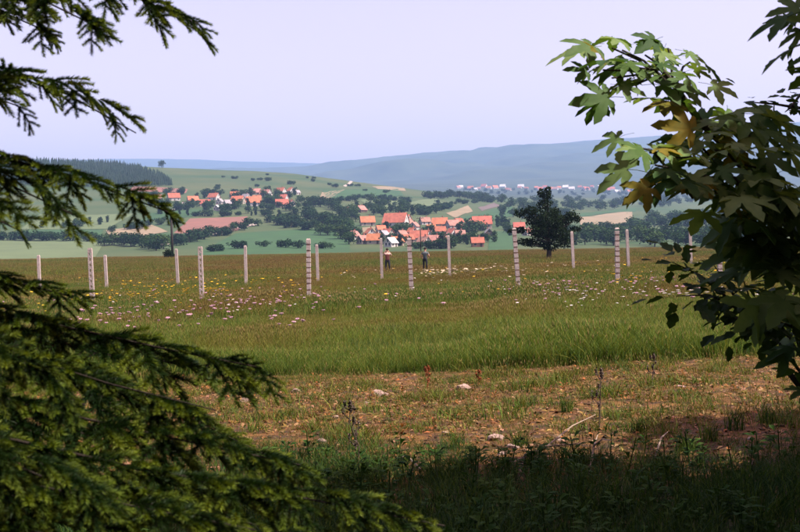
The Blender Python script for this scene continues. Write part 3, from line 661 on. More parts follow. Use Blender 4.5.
# ------------------------------------------------------------------ meadow grass and flowers
def blades(n, h, spread, w, bend, seg, seed, mats, stalk=0.0):
    """one tuft of n tapering, bending grass blades; some are seed stalks"""
    g = np.random.default_rng(seed); V = []; T = []; MI = []; c = 0
    for k in range(n):
        a, rr = g.uniform(0, 6.283), spread * math.sqrt(g.random()); x0, y0 = rr * math.cos(a), rr * math.sin(a)
        hh = h * g.uniform(.55, 1.1); ww = w * g.uniform(.7, 1.3); b = g.uniform(0, 6.283); bd = bend * hh * g.uniform(.2, 1.3)
        fx, fy = math.cos(b), math.sin(b); st = g.random() < stalk; mi = (len(mats) - 1) if st else int(g.integers(0, max(1, len(mats) - 1)))
        if st: hh *= 1.25; bd *= .4; ww *= .5
        fa = g.uniform(0, 6.283); sx, sy = math.cos(fa), math.sin(fa)
        for q in range(seg):
            t = q / seg; z = hh * t * (1 - .25 * bend * t); o = bd * t * t; wq = ww * (1 - t) ** .6
            V += [(x0 + fx * o - sx * wq / 2, y0 + fy * o - sy * wq / 2, z), (x0 + fx * o + sx * wq / 2, y0 + fy * o + sy * wq / 2, z)]
        V.append((x0 + fx * bd, y0 + fy * bd, hh * (1 - .25 * bend)))
        for q in range(seg - 1): i = c + 2 * q; T += [(i, i + 1, i + 3), (i, i + 3, i + 2)]; MI += [mi, mi]
        i = c + 2 * (seg - 1); T.append((i, i + 1, i + 2)); MI.append(mi); c += 2 * seg + 1
        if st:                                      # seed head: a small spindle
            z = hh * (1 - .25 * bend); tx, ty = x0 + fx * bd, y0 + fy * bd; e = max(.0025, w * .45); hl = .09 * hh + .01
            V += [(tx - e, ty, z), (tx + e * .5, ty + e, z), (tx + e * .5, ty - e, z), (tx, ty, z + hl), (tx, ty, z - hl)]
            for u_, v_ in ((0, 1), (1, 2), (2, 0)): T += [(c + u_, c + v_, c + 3), (c + v_, c + u_, c + 4)]; MI += [mi, mi]
            c += 5
    me = tri_mesh('tuft', np.array(V), mats, T=np.array(T)); me.polygons.foreach_set('material_index', np.array(MI, np.int32)); return me
def scatter(name, P, SCL, protos, label, cat, tilt=.12, seed=1, patchy=0):
    """one stuff object: prototypes set on points by geometry nodes"""
    g = np.random.default_rng(seed); n = len(P); me = bpy.data.meshes.new(name); me.vertices.add(n); me.vertices.foreach_set('co', np.asarray(P, np.float32).ravel())
    at1 = me.attributes.new('rot', 'FLOAT_VECTOR', 'POINT'); at1.data.foreach_set('vector', np.column_stack([g.normal(0, tilt, n), g.normal(0, tilt, n), g.uniform(0, 6.283, n)]).astype(np.float32).ravel())
    at2 = me.attributes.new('scl', 'FLOAT', 'POINT'); at2.data.foreach_set('value', np.asarray(SCL, np.float32))
    at3 = me.attributes.new('pick', 'INT', 'POINT'); pk = g.integers(0, len(protos), n) if not patchy else np.clip((nz(P[:, 0], P[:, 1] * .6, patchy, 21) * 1.5 - .25 + g.normal(0, .13, n)) * len(protos), 0, len(protos) - 1).astype(int); at3.data.foreach_set('value', pk.astype(np.int32))
    o = link(name, me); ng = bpy.data.node_groups.new(name, 'GeometryNodeTree')
    ng.interface.new_socket('Geometry', in_out='INPUT', socket_type='NodeSocketGeometry'); ng.interface.new_socket('Geometry', in_out='OUTPUT', socket_type='NodeSocketGeometry')
    N, L = ng.nodes, ng.links; gi = N.new('NodeGroupInput'); go = N.new('NodeGroupOutput'); ip = N.new('GeometryNodeInstanceOnPoints'); jn = N.new('GeometryNodeJoinGeometry')
    for pm in reversed(protos):
        po = bpy.data.objects.new(name + '_piece', pm); oi = N.new('GeometryNodeObjectInfo'); oi.inputs['Object'].default_value = po; oi.inputs['As Instance'].default_value = False
        g2 = N.new('GeometryNodeGeometryToInstance'); L.new(oi.outputs['Geometry'], g2.inputs[0]); L.new(g2.outputs[0], jn.inputs[0])
        for m_ in pm.materials:
            if m_.name not in [q.name for q in me.materials if q]: me.materials.append(m_)
    def na(nm, ty): q = N.new('GeometryNodeInputNamedAttribute'); q.data_type = ty; q.inputs[0].default_value = nm; return q.outputs[0]
    er = N.new('FunctionNodeEulerToRotation'); L.new(na('rot', 'FLOAT_VECTOR'), er.inputs[0])
    ip.inputs['Pick Instance'].default_value = True
    L.new(gi.outputs[0], ip.inputs['Points']); L.new(jn.outputs[0], ip.inputs['Instance']); L.new(na('pick', 'INT'), ip.inputs['Instance Index']); L.new(er.outputs[0], ip.inputs['Rotation']); L.new(na('scl', 'FLOAT'), ip.inputs['Scale'])
    L.new(ip.outputs[0], go.inputs[0]); md = o.modifiers.new('scatter', 'NODES'); md.node_group = ng
    return tag(o, label, cat, kind='stuff')
def spots(n, d0, d1, seed, half=.47, keep=None):
    g = np.random.default_rng(seed); y = np.sqrt(g.uniform(d0 ** 2, d1 ** 2, n)); x = y * g.uniform(-half, half, n)
    k = np.ones(n, bool) if keep is None else (keep(x, y) > g.random(n)); x, y = x[k], y[k]
    return np.column_stack([x, y, H(x, y) - .01])
def gm(n, c, c2=None, t=.25): return mat(n, c, c2, scale=1.2, rough=.7, transl=t, tcol=(1.3, 1.35, .6), rand=.3, spec=.15)
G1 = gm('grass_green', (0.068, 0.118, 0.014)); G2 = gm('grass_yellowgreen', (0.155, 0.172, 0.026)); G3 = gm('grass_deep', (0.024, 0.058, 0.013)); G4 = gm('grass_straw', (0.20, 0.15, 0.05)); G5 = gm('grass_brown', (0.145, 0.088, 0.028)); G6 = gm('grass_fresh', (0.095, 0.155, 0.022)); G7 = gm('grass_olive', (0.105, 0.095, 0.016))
nz = lambda x, y, s, o=0: np.clip(fbm(x / s + o, y / s - o, 3) + .5, 0, 1)
bare = lambda x, y: np.clip((y - 7.3 + fbm(x / 1.1, y / 1.1, 3) * 2.2) / 1.3, 0, 1) * np.clip((14.6 + fbm(x / 1.3 + 5, y / 1.3, 3) * 2.2 - y) / 1.0, 0, 1)
# far brownish meadow, middle meadow, tall fresh edge, bare ground, shaded foreground
P = spots(70000, 58, 300, 11); y = P[:, 1]
tf = [blades(34, .34, .75, .03, .5, 1, 20 + k, [[G7, G5, G5, G4], [G7, G5, G2, G4], [G7, G2, G5, G4], [G1, G7, G5, G4], [G1, G7, G2, G5], [G1, G3, G2, G4]][k], .12) for k in range(6)]
scatter('far_meadow_grass', P, .75 + .5 * nz(P[:, 0], P[:, 1], 14), tf, 'brownish dry meadow grass stretching behind the fence posts', 'grass', seed=1, patchy=16)
P = spots(42000, 26, 62, 12); tm = [blades(26, .34, .32, .013, .55, 2, 30 + k, [[G7, G5, G2, G4], [G1, G7, G2, G5, G4], [G1, G2, G7, G4], [G1, G6, G2, G4], [G1, G6, G3, G4], [G1, G3, G6, G4]][k], .05) for k in range(6)]
scatter('fence_meadow_grass', P, (.6 + .75 * nz(P[:, 0], P[:, 1], 5)), tm, 'green and brown flowering meadow grass round the fence posts', 'grass', seed=2, patchy=4.5)
P = spots(28000, 15.8, 27.5, 13); tn = [blades(18, .30, .16, .0075, .6, 3, 40 + k, [[G2, G2, G7, G4], [G2, G7, G1, G4], [G1, G2, G6, G4], [G2, G6, G2, G4], [G1, G6, G2, G4], [G1, G3, G2, G4]][k], .04) for k in range(6)]
scatter('meadow_grass', P, (.45 + 1.0 * nz(P[:, 0], P[:, 1], 3)) * np.clip(.55 + (P[:, 1] - 16.5) / 9, .55, 1), tn, 'green meadow grass in front of the nearer fence posts', 'grass', seed=3, patchy=2.2)
P = spots(7500, 14.4, 16.4, 14, keep=lambda x, y: 1 - bare(x, y)); te = [blades(18, .36, .13, .008, .6, 4, 50 + k, [[G6, G1, G2, G4], [G1, G3, G1, G2], [G1, G2, G6, G4]][k % 3], .02) for k in range(6)]
scatter('tall_grass', P, .62 + .95 * nz(P[:, 0], P[:, 1], 2) - .3 * np.clip((15.3 - P[:, 1]) / 1.2, 0, 1), te, 'tall fresh green grass along the back edge of the bare ground', 'grass', seed=4)
P = spots(17000, 6.8, 15.6, 15, keep=lambda x, y: .3 + .7 * (nz(x, y, .4, 3) > .5)); ts_ = [blades(9, .14, .07, .006, .8, 3, 60 + k, [[G2, G1, G6, G4], [G2, G7, G5, G4], [G1, G6, G3, G4]][k % 3], .06) for k in range(6)]
scatter('short_grass', P, (.4 + 1.25 * nz(P[:, 0], P[:, 1], .35, 7) ** 1.5) * np.clip((P[:, 1] - 4) / 6, .5, 1), ts_, 'short sparse grass on the reddish bare ground', 'grass', seed=5)
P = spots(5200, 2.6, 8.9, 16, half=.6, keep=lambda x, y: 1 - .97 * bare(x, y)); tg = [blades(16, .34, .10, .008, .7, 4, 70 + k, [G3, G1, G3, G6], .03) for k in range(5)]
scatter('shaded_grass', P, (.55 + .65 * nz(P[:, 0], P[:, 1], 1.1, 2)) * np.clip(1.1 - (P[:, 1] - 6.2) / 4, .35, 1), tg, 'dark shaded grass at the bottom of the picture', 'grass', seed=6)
# dry litter on the bare ground
def chip(seed, m):
    g = np.random.default_rng(seed); l, w = g.uniform(.015, .045), g.uniform(.006, .018)
    return tri_mesh('chip', np.array([(-l, 0, .004), (0, -w, .012), (l, .2 * w, .008), (0, w, .016)]), m, T=np.array([(0, 1, 3), (1, 2, 3)]))
ML = [mat('litter_' + n, c, rand=.3, scale=9) for n, c in dict(tan=(.26, .15, .06), orange=(.25, .10, .02), pinkish=(.28, .15, .08), brown=(.10, .05, .022), yellow=(.22, .15, .03)).items()]
P = spots(14000, 6.6, 15.2, 17, keep=lambda x, y: .15 + .85 * bare(x, y)); P[:, 2] += .012
scatter('leaf_litter', P, rng.uniform(.4, 1.15, len(P)), [chip(k, ML[k % 5]) for k in range(10)], 'dry leaves and straw bits strewn over the reddish bare ground', 'leaf litter', tilt=.35, seed=7)
def clod(seed):
    bm = bmesh.new(); bmesh.ops.create_icosphere(bm, subdivisions=1, radius=.03); g = random.Random(seed)
    for v in bm.verts: v.co *= g.uniform(.6, 1.25); v.co.z *= .6
    me = bpy.data.meshes.new('clod'); bm.to_mesh(me); bm.free(); me.materials.append(M_clod[seed % 3]); return me
M_clod = [mat('earth_clod_%s' % n, c, scale=25, rand=.3, rough=.95) for n, c in dict(dark=(.06, .03, .012), tan=(.15, .072, .02), pale=(.20, .115, .05)).items()]
P = spots(5200, 6.6, 15.0, 27, keep=lambda x, y: bare(x, y)); P[:, 2] += .012
scatter('earth_clods', P, rng.uniform(.25, 1.1, len(P)) ** 1.6, [clod(k) for k in range(6)], 'small earth clods and gravel on the reddish bare ground', 'gravel', seed=31)
# low broad-leaved weeds
def weed(seed, m, n=16, L=.075, hgt=.2):
    g = np.random.default_rng(seed); b = MB()
    for k in range(n):
        a = g.uniform(0, 6.28); z = hgt * g.uniform(.1, 1); l = L * g.uniform(.6, 1.1); w = l * .26; r0 = .02; c_, s_ = math.cos(a), math.sin(a); up = g.uniform(.1, .7)
        pts = [(r0, 0, z), (r0 + l * .45, w, z + l * up * .7), (r0 + l * .45, -w, z + l * up * .7), (r0 + l * .5, 0, z + l * up * .6), (r0 + l, 0, z + l * up * .6)]
        b.add([(p[0] * c_ - p[1] * s_, p[0] * s_ + p[1] * c_, p[2]) for p in pts], [(0, 3, 1), (0, 2, 3), (3, 4, 1), (2, 4, 3)])
    b.tube([(0, 0, 0), (.01, 0, hgt)], [.005, .003], 4); return b.mesh('weed', m)
M_weed = mat('weed_leaf', (0.022, 0.055, 0.010), (0.040, 0.075, 0.014), scale=8, rough=.8, transl=.2, rand=.3, spec=.04)
P = spots(620, 4.5, 8.2, 18, keep=lambda x, y: (1 - .9 * bare(x, y)) * (.25 + .75 * (nz(x, y, 1.3, 9) > .5)))
scatter('leafy_weeds', P, rng.uniform(.5, 1.3, len(P)), [weed(k, M_weed) for k in range(5)], 'low broad-leaved weeds in the shade at the bottom', 'weeds', seed=8)
P = spots(700, 9, 15, 19, keep=lambda x, y: (nz(x, y, 1, 12) > .5) * 1.0)
scatter('yellowing_weeds', P, rng.uniform(.3, .7, len(P)), [weed(20 + k, gm('weed_yellowing%d' % k, [(0.16, .11, .02), (.09, .10, .02), (.2, .08, .02)][k], t=.2), 9, .11, .10) for k in range(3)], 'small yellowing weeds on the bare ground', 'weeds', seed=9)

# flowers
def flower(seed, mp, mg, hgt=.34, rad=.03, pet=7, dome=.3):
    g = np.random.default_rng(seed); b = MB(); b.tube([(0, 0, 0), (g.normal(0, .02), g.normal(0, .02), hgt * .5), (g.normal(0, .03), g.normal(0, .03), hgt)], [.0035, .003, .002], 4, 1)
    c = b.v[0][-4:].mean(0)
    for k in range(pet):
        a = 6.283 * k / pet; d = np.array([math.cos(a), math.sin(a), 0]); s = np.array([-math.sin(a), math.cos(a), 0])
        b.add([c, c + d * rad * .6 + s * rad * .4 + (0, 0, dome * rad), c + d * rad + (0, 0, dome * rad * .6), c + d * rad * .6 - s * rad * .4 + (0, 0, dome * rad)], [(0, 3, 2, 1)])
    b.add([c + np.array(q) * rad * .35 for q in ((-1, -1, .4), (1, -1, .4), (1, 1, .4), (-1, 1, .4), (0, 0, 1.2))], [(0, 1, 4), (1, 2, 4), (2, 3, 4), (3, 0, 4)]); return b.mesh('flower', [mp, mg])
M_yel = mat('yellow_petals', (0.75, 0.42, 0.02), (0.65, 0.48, 0.04), scale=20, rand=.15); M_wht = mat('white_petals', (0.78, 0.72, 0.68), scale=20); M_pnk = mat('pink_petals', (0.30, 0.15, 0.19), (0.38, 0.25, 0.27), scale=20, rand=.15); M_cream = mat('cream_umbels', (0.62, 0.52, 0.36), scale=20)
def patch(px0, px1, d0, d1, n, seed):
    g = np.random.default_rng(seed); y = g.uniform(d0, d1, n); x = y * (g.uniform(px0, px1, n) - 400) / F; return np.column_stack([x, y, H(x, y)])
PK = np.concatenate([patch(70, 250, 18, 26, 75, 1), patch(225, 330, 20, 30, 28, 2), patch(530, 700, 22, 30, 45, 3), patch(200, 280, 24, 34, 25, 4), patch(0, 800, 18, 34, 60, 5), patch(270, 310, 17, 18.5, 8, 22)])
scatter('pink_flowers', PK, rng.uniform(.8, 1.25, len(PK)), [flower(k, M_pnk, G1, .46, .04, 8, .8) for k in range(4)], 'pink ragged flowers scattered through the meadow grass', 'flowers', seed=10)
WH = np.concatenate([patch(560, 640, 21, 28, 30, 6), patch(0, 800, 20, 50, 90, 8), patch(500, 560, 24, 32, 20, 9), patch(215, 250, 24, 30, 12, 23)])
scatter('white_flowers', WH, rng.uniform(.6, 1.05, len(WH)), [flower(10 + k, M_wht, G1, .46, .04, 8, .2) for k in range(4)], 'small white flowers scattered through the meadow grass', 'flowers', seed=11)
YE = np.concatenate([patch(60, 300, 30, 42, 110, 10), patch(120, 230, 38, 50, 50, 11), patch(0, 800, 26, 60, 150, 12), patch(580, 660, 30, 44, 12, 13)])
scatter('yellow_flowers', YE, rng.uniform(.7, 1.4, len(YE)), [flower(20 + k, M_yel, G1, .44, .04, 7, .4) for k in range(4)], 'yellow flowers scattered through the meadow grass', 'flowers', seed=12)
CR = np.concatenate([patch(425, 478, 43, 48, 70, 14), patch(478, 505, 45, 49, 12, 15), patch(330, 620, 38, 60, 60, 16)])
scatter('cream_flowers', CR, rng.uniform(.9, 1.6, len(CR)), [flower(30 + k, M_cream, G7, .36, .05, 7, .5) for k in range(3)], 'patch of cream flower heads right of the notched post', 'flowers', seed=13)
def clump(px, d, n, spr, mp, cat, name, label, group, rad=.045, hgt=.42):
    x = (px - 400) / F * d; t = empty(name, (x, d, Hs(x, d))); tag(t, label, cat, group); g = random.Random(px)
    for k in range(n):
        a, r_ = g.uniform(0, 6.28), spr * math.sqrt(g.random()); f = flower(int(px) * 7 + k, mp, G1, hgt * g.uniform(.8, 1.15), rad * g.uniform(.8, 1.2), 8, .4)
        o = link('flower_stem', f, t, (r_ * math.cos(a), r_ * math.sin(a), 0))
YG = 'bright clumps of yellow flowers'
for px, d, n, lb in [(209, 35.5, 12, 'bright yellow flower clump just right of the second slotted post'), (222, 36, 9, 'yellow flower clump second right of the second slotted post'), (186, 36, 7, 'yellow flower clump left of the second slotted post'),
                     (131, 34, 6, 'yellow flower clump right of the leftmost slotted post'), (151, 32, 5, 'orange-yellow flower clump midway between the two slotted posts'), (112, 31, 5, 'low yellow flower clump nearest the leftmost slotted post'),
                     (635, 33, 10, 'bright yellow flower clump right below the rust-notched post'), (612, 36, 4, 'small yellow flower clump left of the rust-notched post'), (752, 44, 4, 'small yellow flower clump seen right of the half hidden post')]:
    clump(px, d, n, .16, M_yel, 'flower clump', 'flower_clump', lb, YG)
for k, (px, d) in enumerate([(660, 24), (671, 24.3), (676, 23.8), (683, 24.6), (690, 23.4), (697, 24.4), (703, 23.5), (566, 27), (575, 25.5), (582, 24.4), (642, 24.8), (735, 23.5), (744, 24), (757, 22.8), (538, 31)]):
    clump(px, d, 2, .05, M_wht, 'flower', 'white_flower', 'white flower standing out in the grass left of and below the leafy bush', 'large white meadow flowers', .05, .4)

# ------------------------------------------------------------------ stones, dry stalks, fallen sticks on the bare ground
M_stone = mat('pale_stone', (0.40, 0.27, 0.22), (0.24, 0.16, 0.13), scale=14, bump=.6, bscale=40, rand=.12)
def gpt(px, py):                                    # near ground point
    v = ray(px, py); d = np.linspace(3, 60, 3000); h = H(v.x * d, v.y * d); i = np.nonzero(CAM_Z + v.z * d <= h)[0][0]; return Vector((v.x * d[i], v.y * d[i], h[i]))
def stone(px, py, w, label, squash=.5):
    p = gpt(px, py); r_ = w * p.y / F / 2; bm = bmesh.new(); bmesh.ops.create_icosphere(bm, subdivisions=2, radius=1); s0 = random.random() * 50
    for v in bm.verts:
        n = float(fbm(v.co.x * 1.3 + s0, v.co.y * 1.3 + v.co.z * 1.7, 2)); v.co *= 1 + .75 * n
        v.co = Vector((v.co.x * r_, v.co.y * r_ * .75, v.co.z * r_ * squash))
    me = bpy.data.meshes.new('stone'); bm.to_mesh(me); bm.free(); me.materials.append(M_stone)
    o = link('stone', me, None, p + Vector((0, 0, r_ * squash * .35))); o.rotation_euler = (random.uniform(-.2, .2), random.uniform(-.2, .2), random.uniform(0, 3)); tag(o, label, 'stone', 'stones on the bare ground')
for a in [(379, 396, 19, 'wide pale stone at the back of the bare ground, left of centre'), (464, 389, 15, 'flat pale stone under the tall grass, right of centre'), (495, 440, 20, 'largest pinkish stone on the middle of bare ground'),
          (513, 448, 11, 'small stone just right of the largest pinkish stone'), (295, 392, 10, 'small stone at back left of the bare ground'), (244, 402, 11, 'pale stone right of the upper spruce bough tip'), (335, 418, 8, 'small stone on bare ground above the dry dark stalk'),
          (447, 434, 9, 'small pinkish stone between dry stalk and largest stone'), (367, 404, 7, 'pebble-like stone just below the wide pale stone'), (681, 388, 9, 'pinkish stone at the right end of bare ground'), (502, 455, 9, 'stone lying just below the largest pinkish stone'),
          (560, 441, 8, 'small stone left of the fallen sticks'), (322, 442, 9, 'small stone left of the dry dark stalk'), (271, 391, 8, 'tiny pale stone below the grass edge at left'), (750, 440, 9, 'reddish stone at the lower right of the bare ground')]: stone(*a)
M_dry = mat('dry_stalk', (0.10, 0.07, 0.05), (0.05, 0.035, 0.025), scale=15); M_twig = mat('pale_twig', (0.33, 0.24, 0.17), (0.2, 0.14, 0.1), scale=15); M_sorrel = mat('sorrel_heads', (0.26, 0.07, 0.025), (0.18, 0.06, 0.02), scale=20, transl=.2)
def stalk(px, py, hpx, label, m, branches=7, name='dry_stalk', heads=None, lean=.05):
    p = gpt(px, py); h = hpx * p.y / F; t = empty(name, p); tag(t, label, 'weed stalk'); g = random.Random(int(px)); top = Vector((lean * h + .01, 0, h))
    MB().tube([(0, 0, -.02), (.012, .01, h * .35), (lean * h, -.01, h * .7), top], [.007, .006, .004, .002], 5).obj('stem', m, t)
    for k in range(branches):
        z = h * (.3 + .62 * k / branches); a = g.uniform(0, 6.28); l = h * g.uniform(.12, .3); c_ = Vector((lean * z, 0, z)); e = c_ + Vector((math.cos(a) * l * .5, math.sin(a) * l * .5, l * .9))
        q = MB().tube([c_, (c_ + e) / 2 + Vector((math.cos(a) * .02, 0, -.01)), e], [.004, .003, .0015], 4).obj('side_shoot', m, t)
        hd = tri_mesh('seed_head', leafy([(e.x, e.y, e.z - l * .25, .012, .012, l * .35)], 26, .016, k), heads or m); link('seed_head', hd, q)
    link('seed_head', tri_mesh('seed_head', leafy([(top.x, top.y, top.z - h * .08, .015, .015, h * .11)], 50, .018, 99), heads or m), t)
stalk(358, 472, 72, 'dark dry weed stalk rising left of centre on the bare ground', M_dry, 9, lean=-.10)
stalk(599, 430, 62, 'dark branching stalk on the right half of the bare ground', M_dry, 6, lean=.04)
stalk(652, 388, 34, 'brown dry stalk against the tall grass at right', M_dry, 5)
stalk(427, 392, 26, 'rust-red sorrel plant in front of the tall grass', M_sorrel, 7, 'sorrel_plant', M_sorrel)
stalk(478, 386, 16, 'low rust-red sorrel by the flat pale stone', M_sorrel, 6, 'sorrel_plant', M_sorrel)
def stick(a, b, rad, label, fork=None):
    A, B = gpt(*a), gpt(*b); A.z += .03; B.z += .10; M_ = (A + B) / 2 + Vector((0, 0, .05))
    t = empty('fallen_stick', A); tag(t, label, 'stick', 'fallen sticks')
    MB().tube([Vector(), M_ - A, B - A], [rad, rad * .8, rad * .4], 6).obj('shaft', M_twig, t)
    if fork: Fv = gpt(*fork); Fv.z += .2; MB().tube([M_ - A, (M_ + Fv) / 2 - A + Vector((0, 0, .03)), Fv - A], [rad * .7, rad * .5, rad * .25], 5).obj('fork', M_twig, t)
stick((512, 468), (582, 457), .011, 'long pale fallen stick lying at right of centre', (596, 440))
stick((396, 463), (421, 484), .010, 'short pale stick slanting beside the dry dark stalk')
stick((590, 478), (598, 448), .009, 'thin pale stick leaning near the fallen long one', (612, 470))
stick((520, 478), (530, 466), .008, 'small pale twig just below the long fallen stick')
stick((655, 462), (668, 445), .008, 'small pinkish twig in the shade at right')
TU = 'rush-like tussocks on the bare ground'
def tussock(px, py, hpx, label):
    p = gpt(px, py); h = hpx * p.y / F; t = empty('grass_tussock', p); tag(t, label, 'grass tussock', TU)
    link('blades', blades(70, h, .05 + h * .12, .006, .5, 4, int(px), [G3, G1, G6, G4], .04), t)
for a in [(520, 447, 26, 'dark grass tussock right of the largest stone'), (458, 448, 20, 'small grass tussock left of the largest stone'), (735, 430, 34, 'big dark grass tussock at right of the bare ground'), (708, 440, 26, 'grass tussock left of the big dark one at right'),
          (566, 412, 22, 'grass tussock at the back middle right of bare ground'), (345, 408, 18, 'small grass tussock above the dry dark stalk'), (575, 470, 30, 'grass tussock behind the long fallen stick'), (640, 432, 22, 'grass tussock right of the branching stalk'),
          (685, 452, 28, 'grass tussock at the edge of the shade on the right'), (770, 425, 30, 'grass tussock at the right picture edge')]: tussock(*a)

# ------------------------------------------------------------------ spruce at the left
M_need = mat('spruce_needles', (0.007, 0.020, 0.004), (0.018, 0.038, 0.007), scale=6, rough=.5, transl=.18, tcol=(1.6, 1.5, .5), tone=(0.20, 0.26, 0.025), rand=.2, spec=.12)  # very dark base and bright tip tone paint in shaded interior and sunlit ends
M_sbark = mat('spruce_twig', (0.022, 0.014, 0.009), (0.014, 0.010, 0.007), scale=30, rough=.9, bump=.4)
def spray(Ls, seed, nside=8, wid=.5, droop=.25):
    """a flat spruce spray along +X: axis, side shoots, needles all round; tone lightens the tips: young growth plus painted sunlight"""
    g = np.random.default_rng(seed); tri = []; tone = []; st = MB(); shoots = []
    def curve(o, d, L, dr): t = np.linspace(0, 1, 7)[:, None]; return o + d * L * t + np.array([0, 0, -dr * L]) * t ** 2
    ax = curve(np.zeros(3), np.array([1., 0, 0]), Ls, droop); shoots.append((ax, .5))
    for k in range(nside):
        for s in (-1, 1):
            u = .06 + .84 * (k + .25 * (s > 0) + g.uniform(-.12, .12)) / nside; o = np.array([np.interp(u, np.linspace(0, 1, 7), ax[:, i]) for i in range(3)])
            a = g.uniform(.62, .85); L = min(.20, .03 + Ls * wid * (1.05 - .75 * u)) * g.uniform(.75, 1.12); d = np.array([math.cos(a), s * math.sin(a), g.uniform(-.10, .08)])
            c = curve(o, d, L, droop * .45); shoots.append((c, .85))
            if L > .15 and g.random() < .3:
                u2 = g.uniform(.3, .6); o2 = np.array([np.interp(u2, np.linspace(0, 1, 7), c[:, i]) for i in range(3)]); a2 = a * s + g.choice([-1, 1]) * g.uniform(.6, .8)
                shoots.append((curve(o2, np.array([math.cos(a2), math.sin(a2), -.1]), L * .5, droop), .85))
    for c, ti in shoots:
        st.tube([tuple(p) for p in c[::2]], [.0026, .0022, .0018, .0012], 3, cap=False)
        L = np.linalg.norm(np.diff(c, axis=0), axis=1).sum(); n = int(L * 2600) + 14; u = np.sort(g.random(n)); tt = np.linspace(0, 1, 7)
        p = np.stack([np.interp(u, tt, c[:, i]) for i in range(3)], 1); dc = np.gradient(c, axis=0); dc /= np.linalg.norm(dc, axis=1)[:, None]; d = np.stack([np.interp(u, tt, dc[:, i]) for i in range(3)], 1)
        ph = g.uniform(-2.2, 2.2, n); z = np.array([0, 0, 1.]); sd_ = np.cross(d, z); sd_ /= np.linalg.norm(sd_, axis=1)[:, None]; up_ = np.cross(sd_, d)
        e = up_ * np.cos(ph)[:, None] + sd_ * np.sin(ph)[:, None]; an = g.uniform(.6, .95, n)[:, None]
        nd = d * np.cos(an) + e * np.sin(an); nl = g.uniform(.016, .023, n)[:, None] * np.where(u > .94, .75, 1)[:, None]; w = np.cross(nd, g.normal(size=(n, 3))); w /= np.linalg.norm(w, axis=1)[:, None]; w *= .0012
        tri.append(np.stack([p - w, p + w, p + nd * nl], 1)); tn = np.clip((u - .4) * 1.6, 0, 1) * ti * g.uniform(.5, 1.1, n); tone.append(np.repeat(tn, 3))
    T = np.concatenate(tri); tn = np.concatenate(tone); V = T.reshape(-1, 3); nv = len(V); sv = np.concatenate(st.v); F_ = []
    for q in st.f: q = [i + nv for i in q]; F_ += [(q[0], q[1], q[2])] + ([(q[0], q[2], q[3])] if len(q) == 4 else [])
    TT = np.concatenate([np.arange(nv).reshape(-1, 3), np.array(F_)]); me = tri_mesh('needle_spray', np.concatenate([V, sv]), [M_need, M_sbark], tone=np.concatenate([tn, np.zeros(len(sv))]), T=TT)
    mi = np.zeros(len(TT), np.int32); mi[nv // 3:] = 1; me.polygons.foreach_set('material_index', mi); return me
SPR = {Lq: [spray(Lq, 100 + int(Lq * 100) + k, ns, .42 + .06 * k, .2 + .14 * k) for k in range(3)] for Lq, ns in ((.18, 3), (.30, 4), (.44, 6))}
SB = Vector((-2.9, 3.0, 0)); SB.z = Hs(SB.x, SB.y)
spruce = empty('spruce_tree', SB); tag(spruce, 'spruce tree whose needled boughs fill the left side of the picture', 'tree')
PINV = Matrix.Translation(-SB)
def under(o, root, inv): o.parent = root; o.matrix_parent_inverse = inv; return o
under(MB().tube([SB + Vector((0, 0, -.2)), SB + Vector((.02, 0, 1.5)), SB + Vector((0, .03, 3.5)), SB + Vector((0, 0, 6.5))], [.17, .15, .11, .03], 12).obj('trunk', M_sbark, None, True), spruce, PINV)
gs = random.Random(5)
def frame(x, up):
    x = x.normalized(); y = up.cross(x); y = y.normalized() if y.length > 1e-4 else Vector((0, 1, 0)); z = x.cross(y); return Matrix((x, y, z)).transposed().to_4x4()
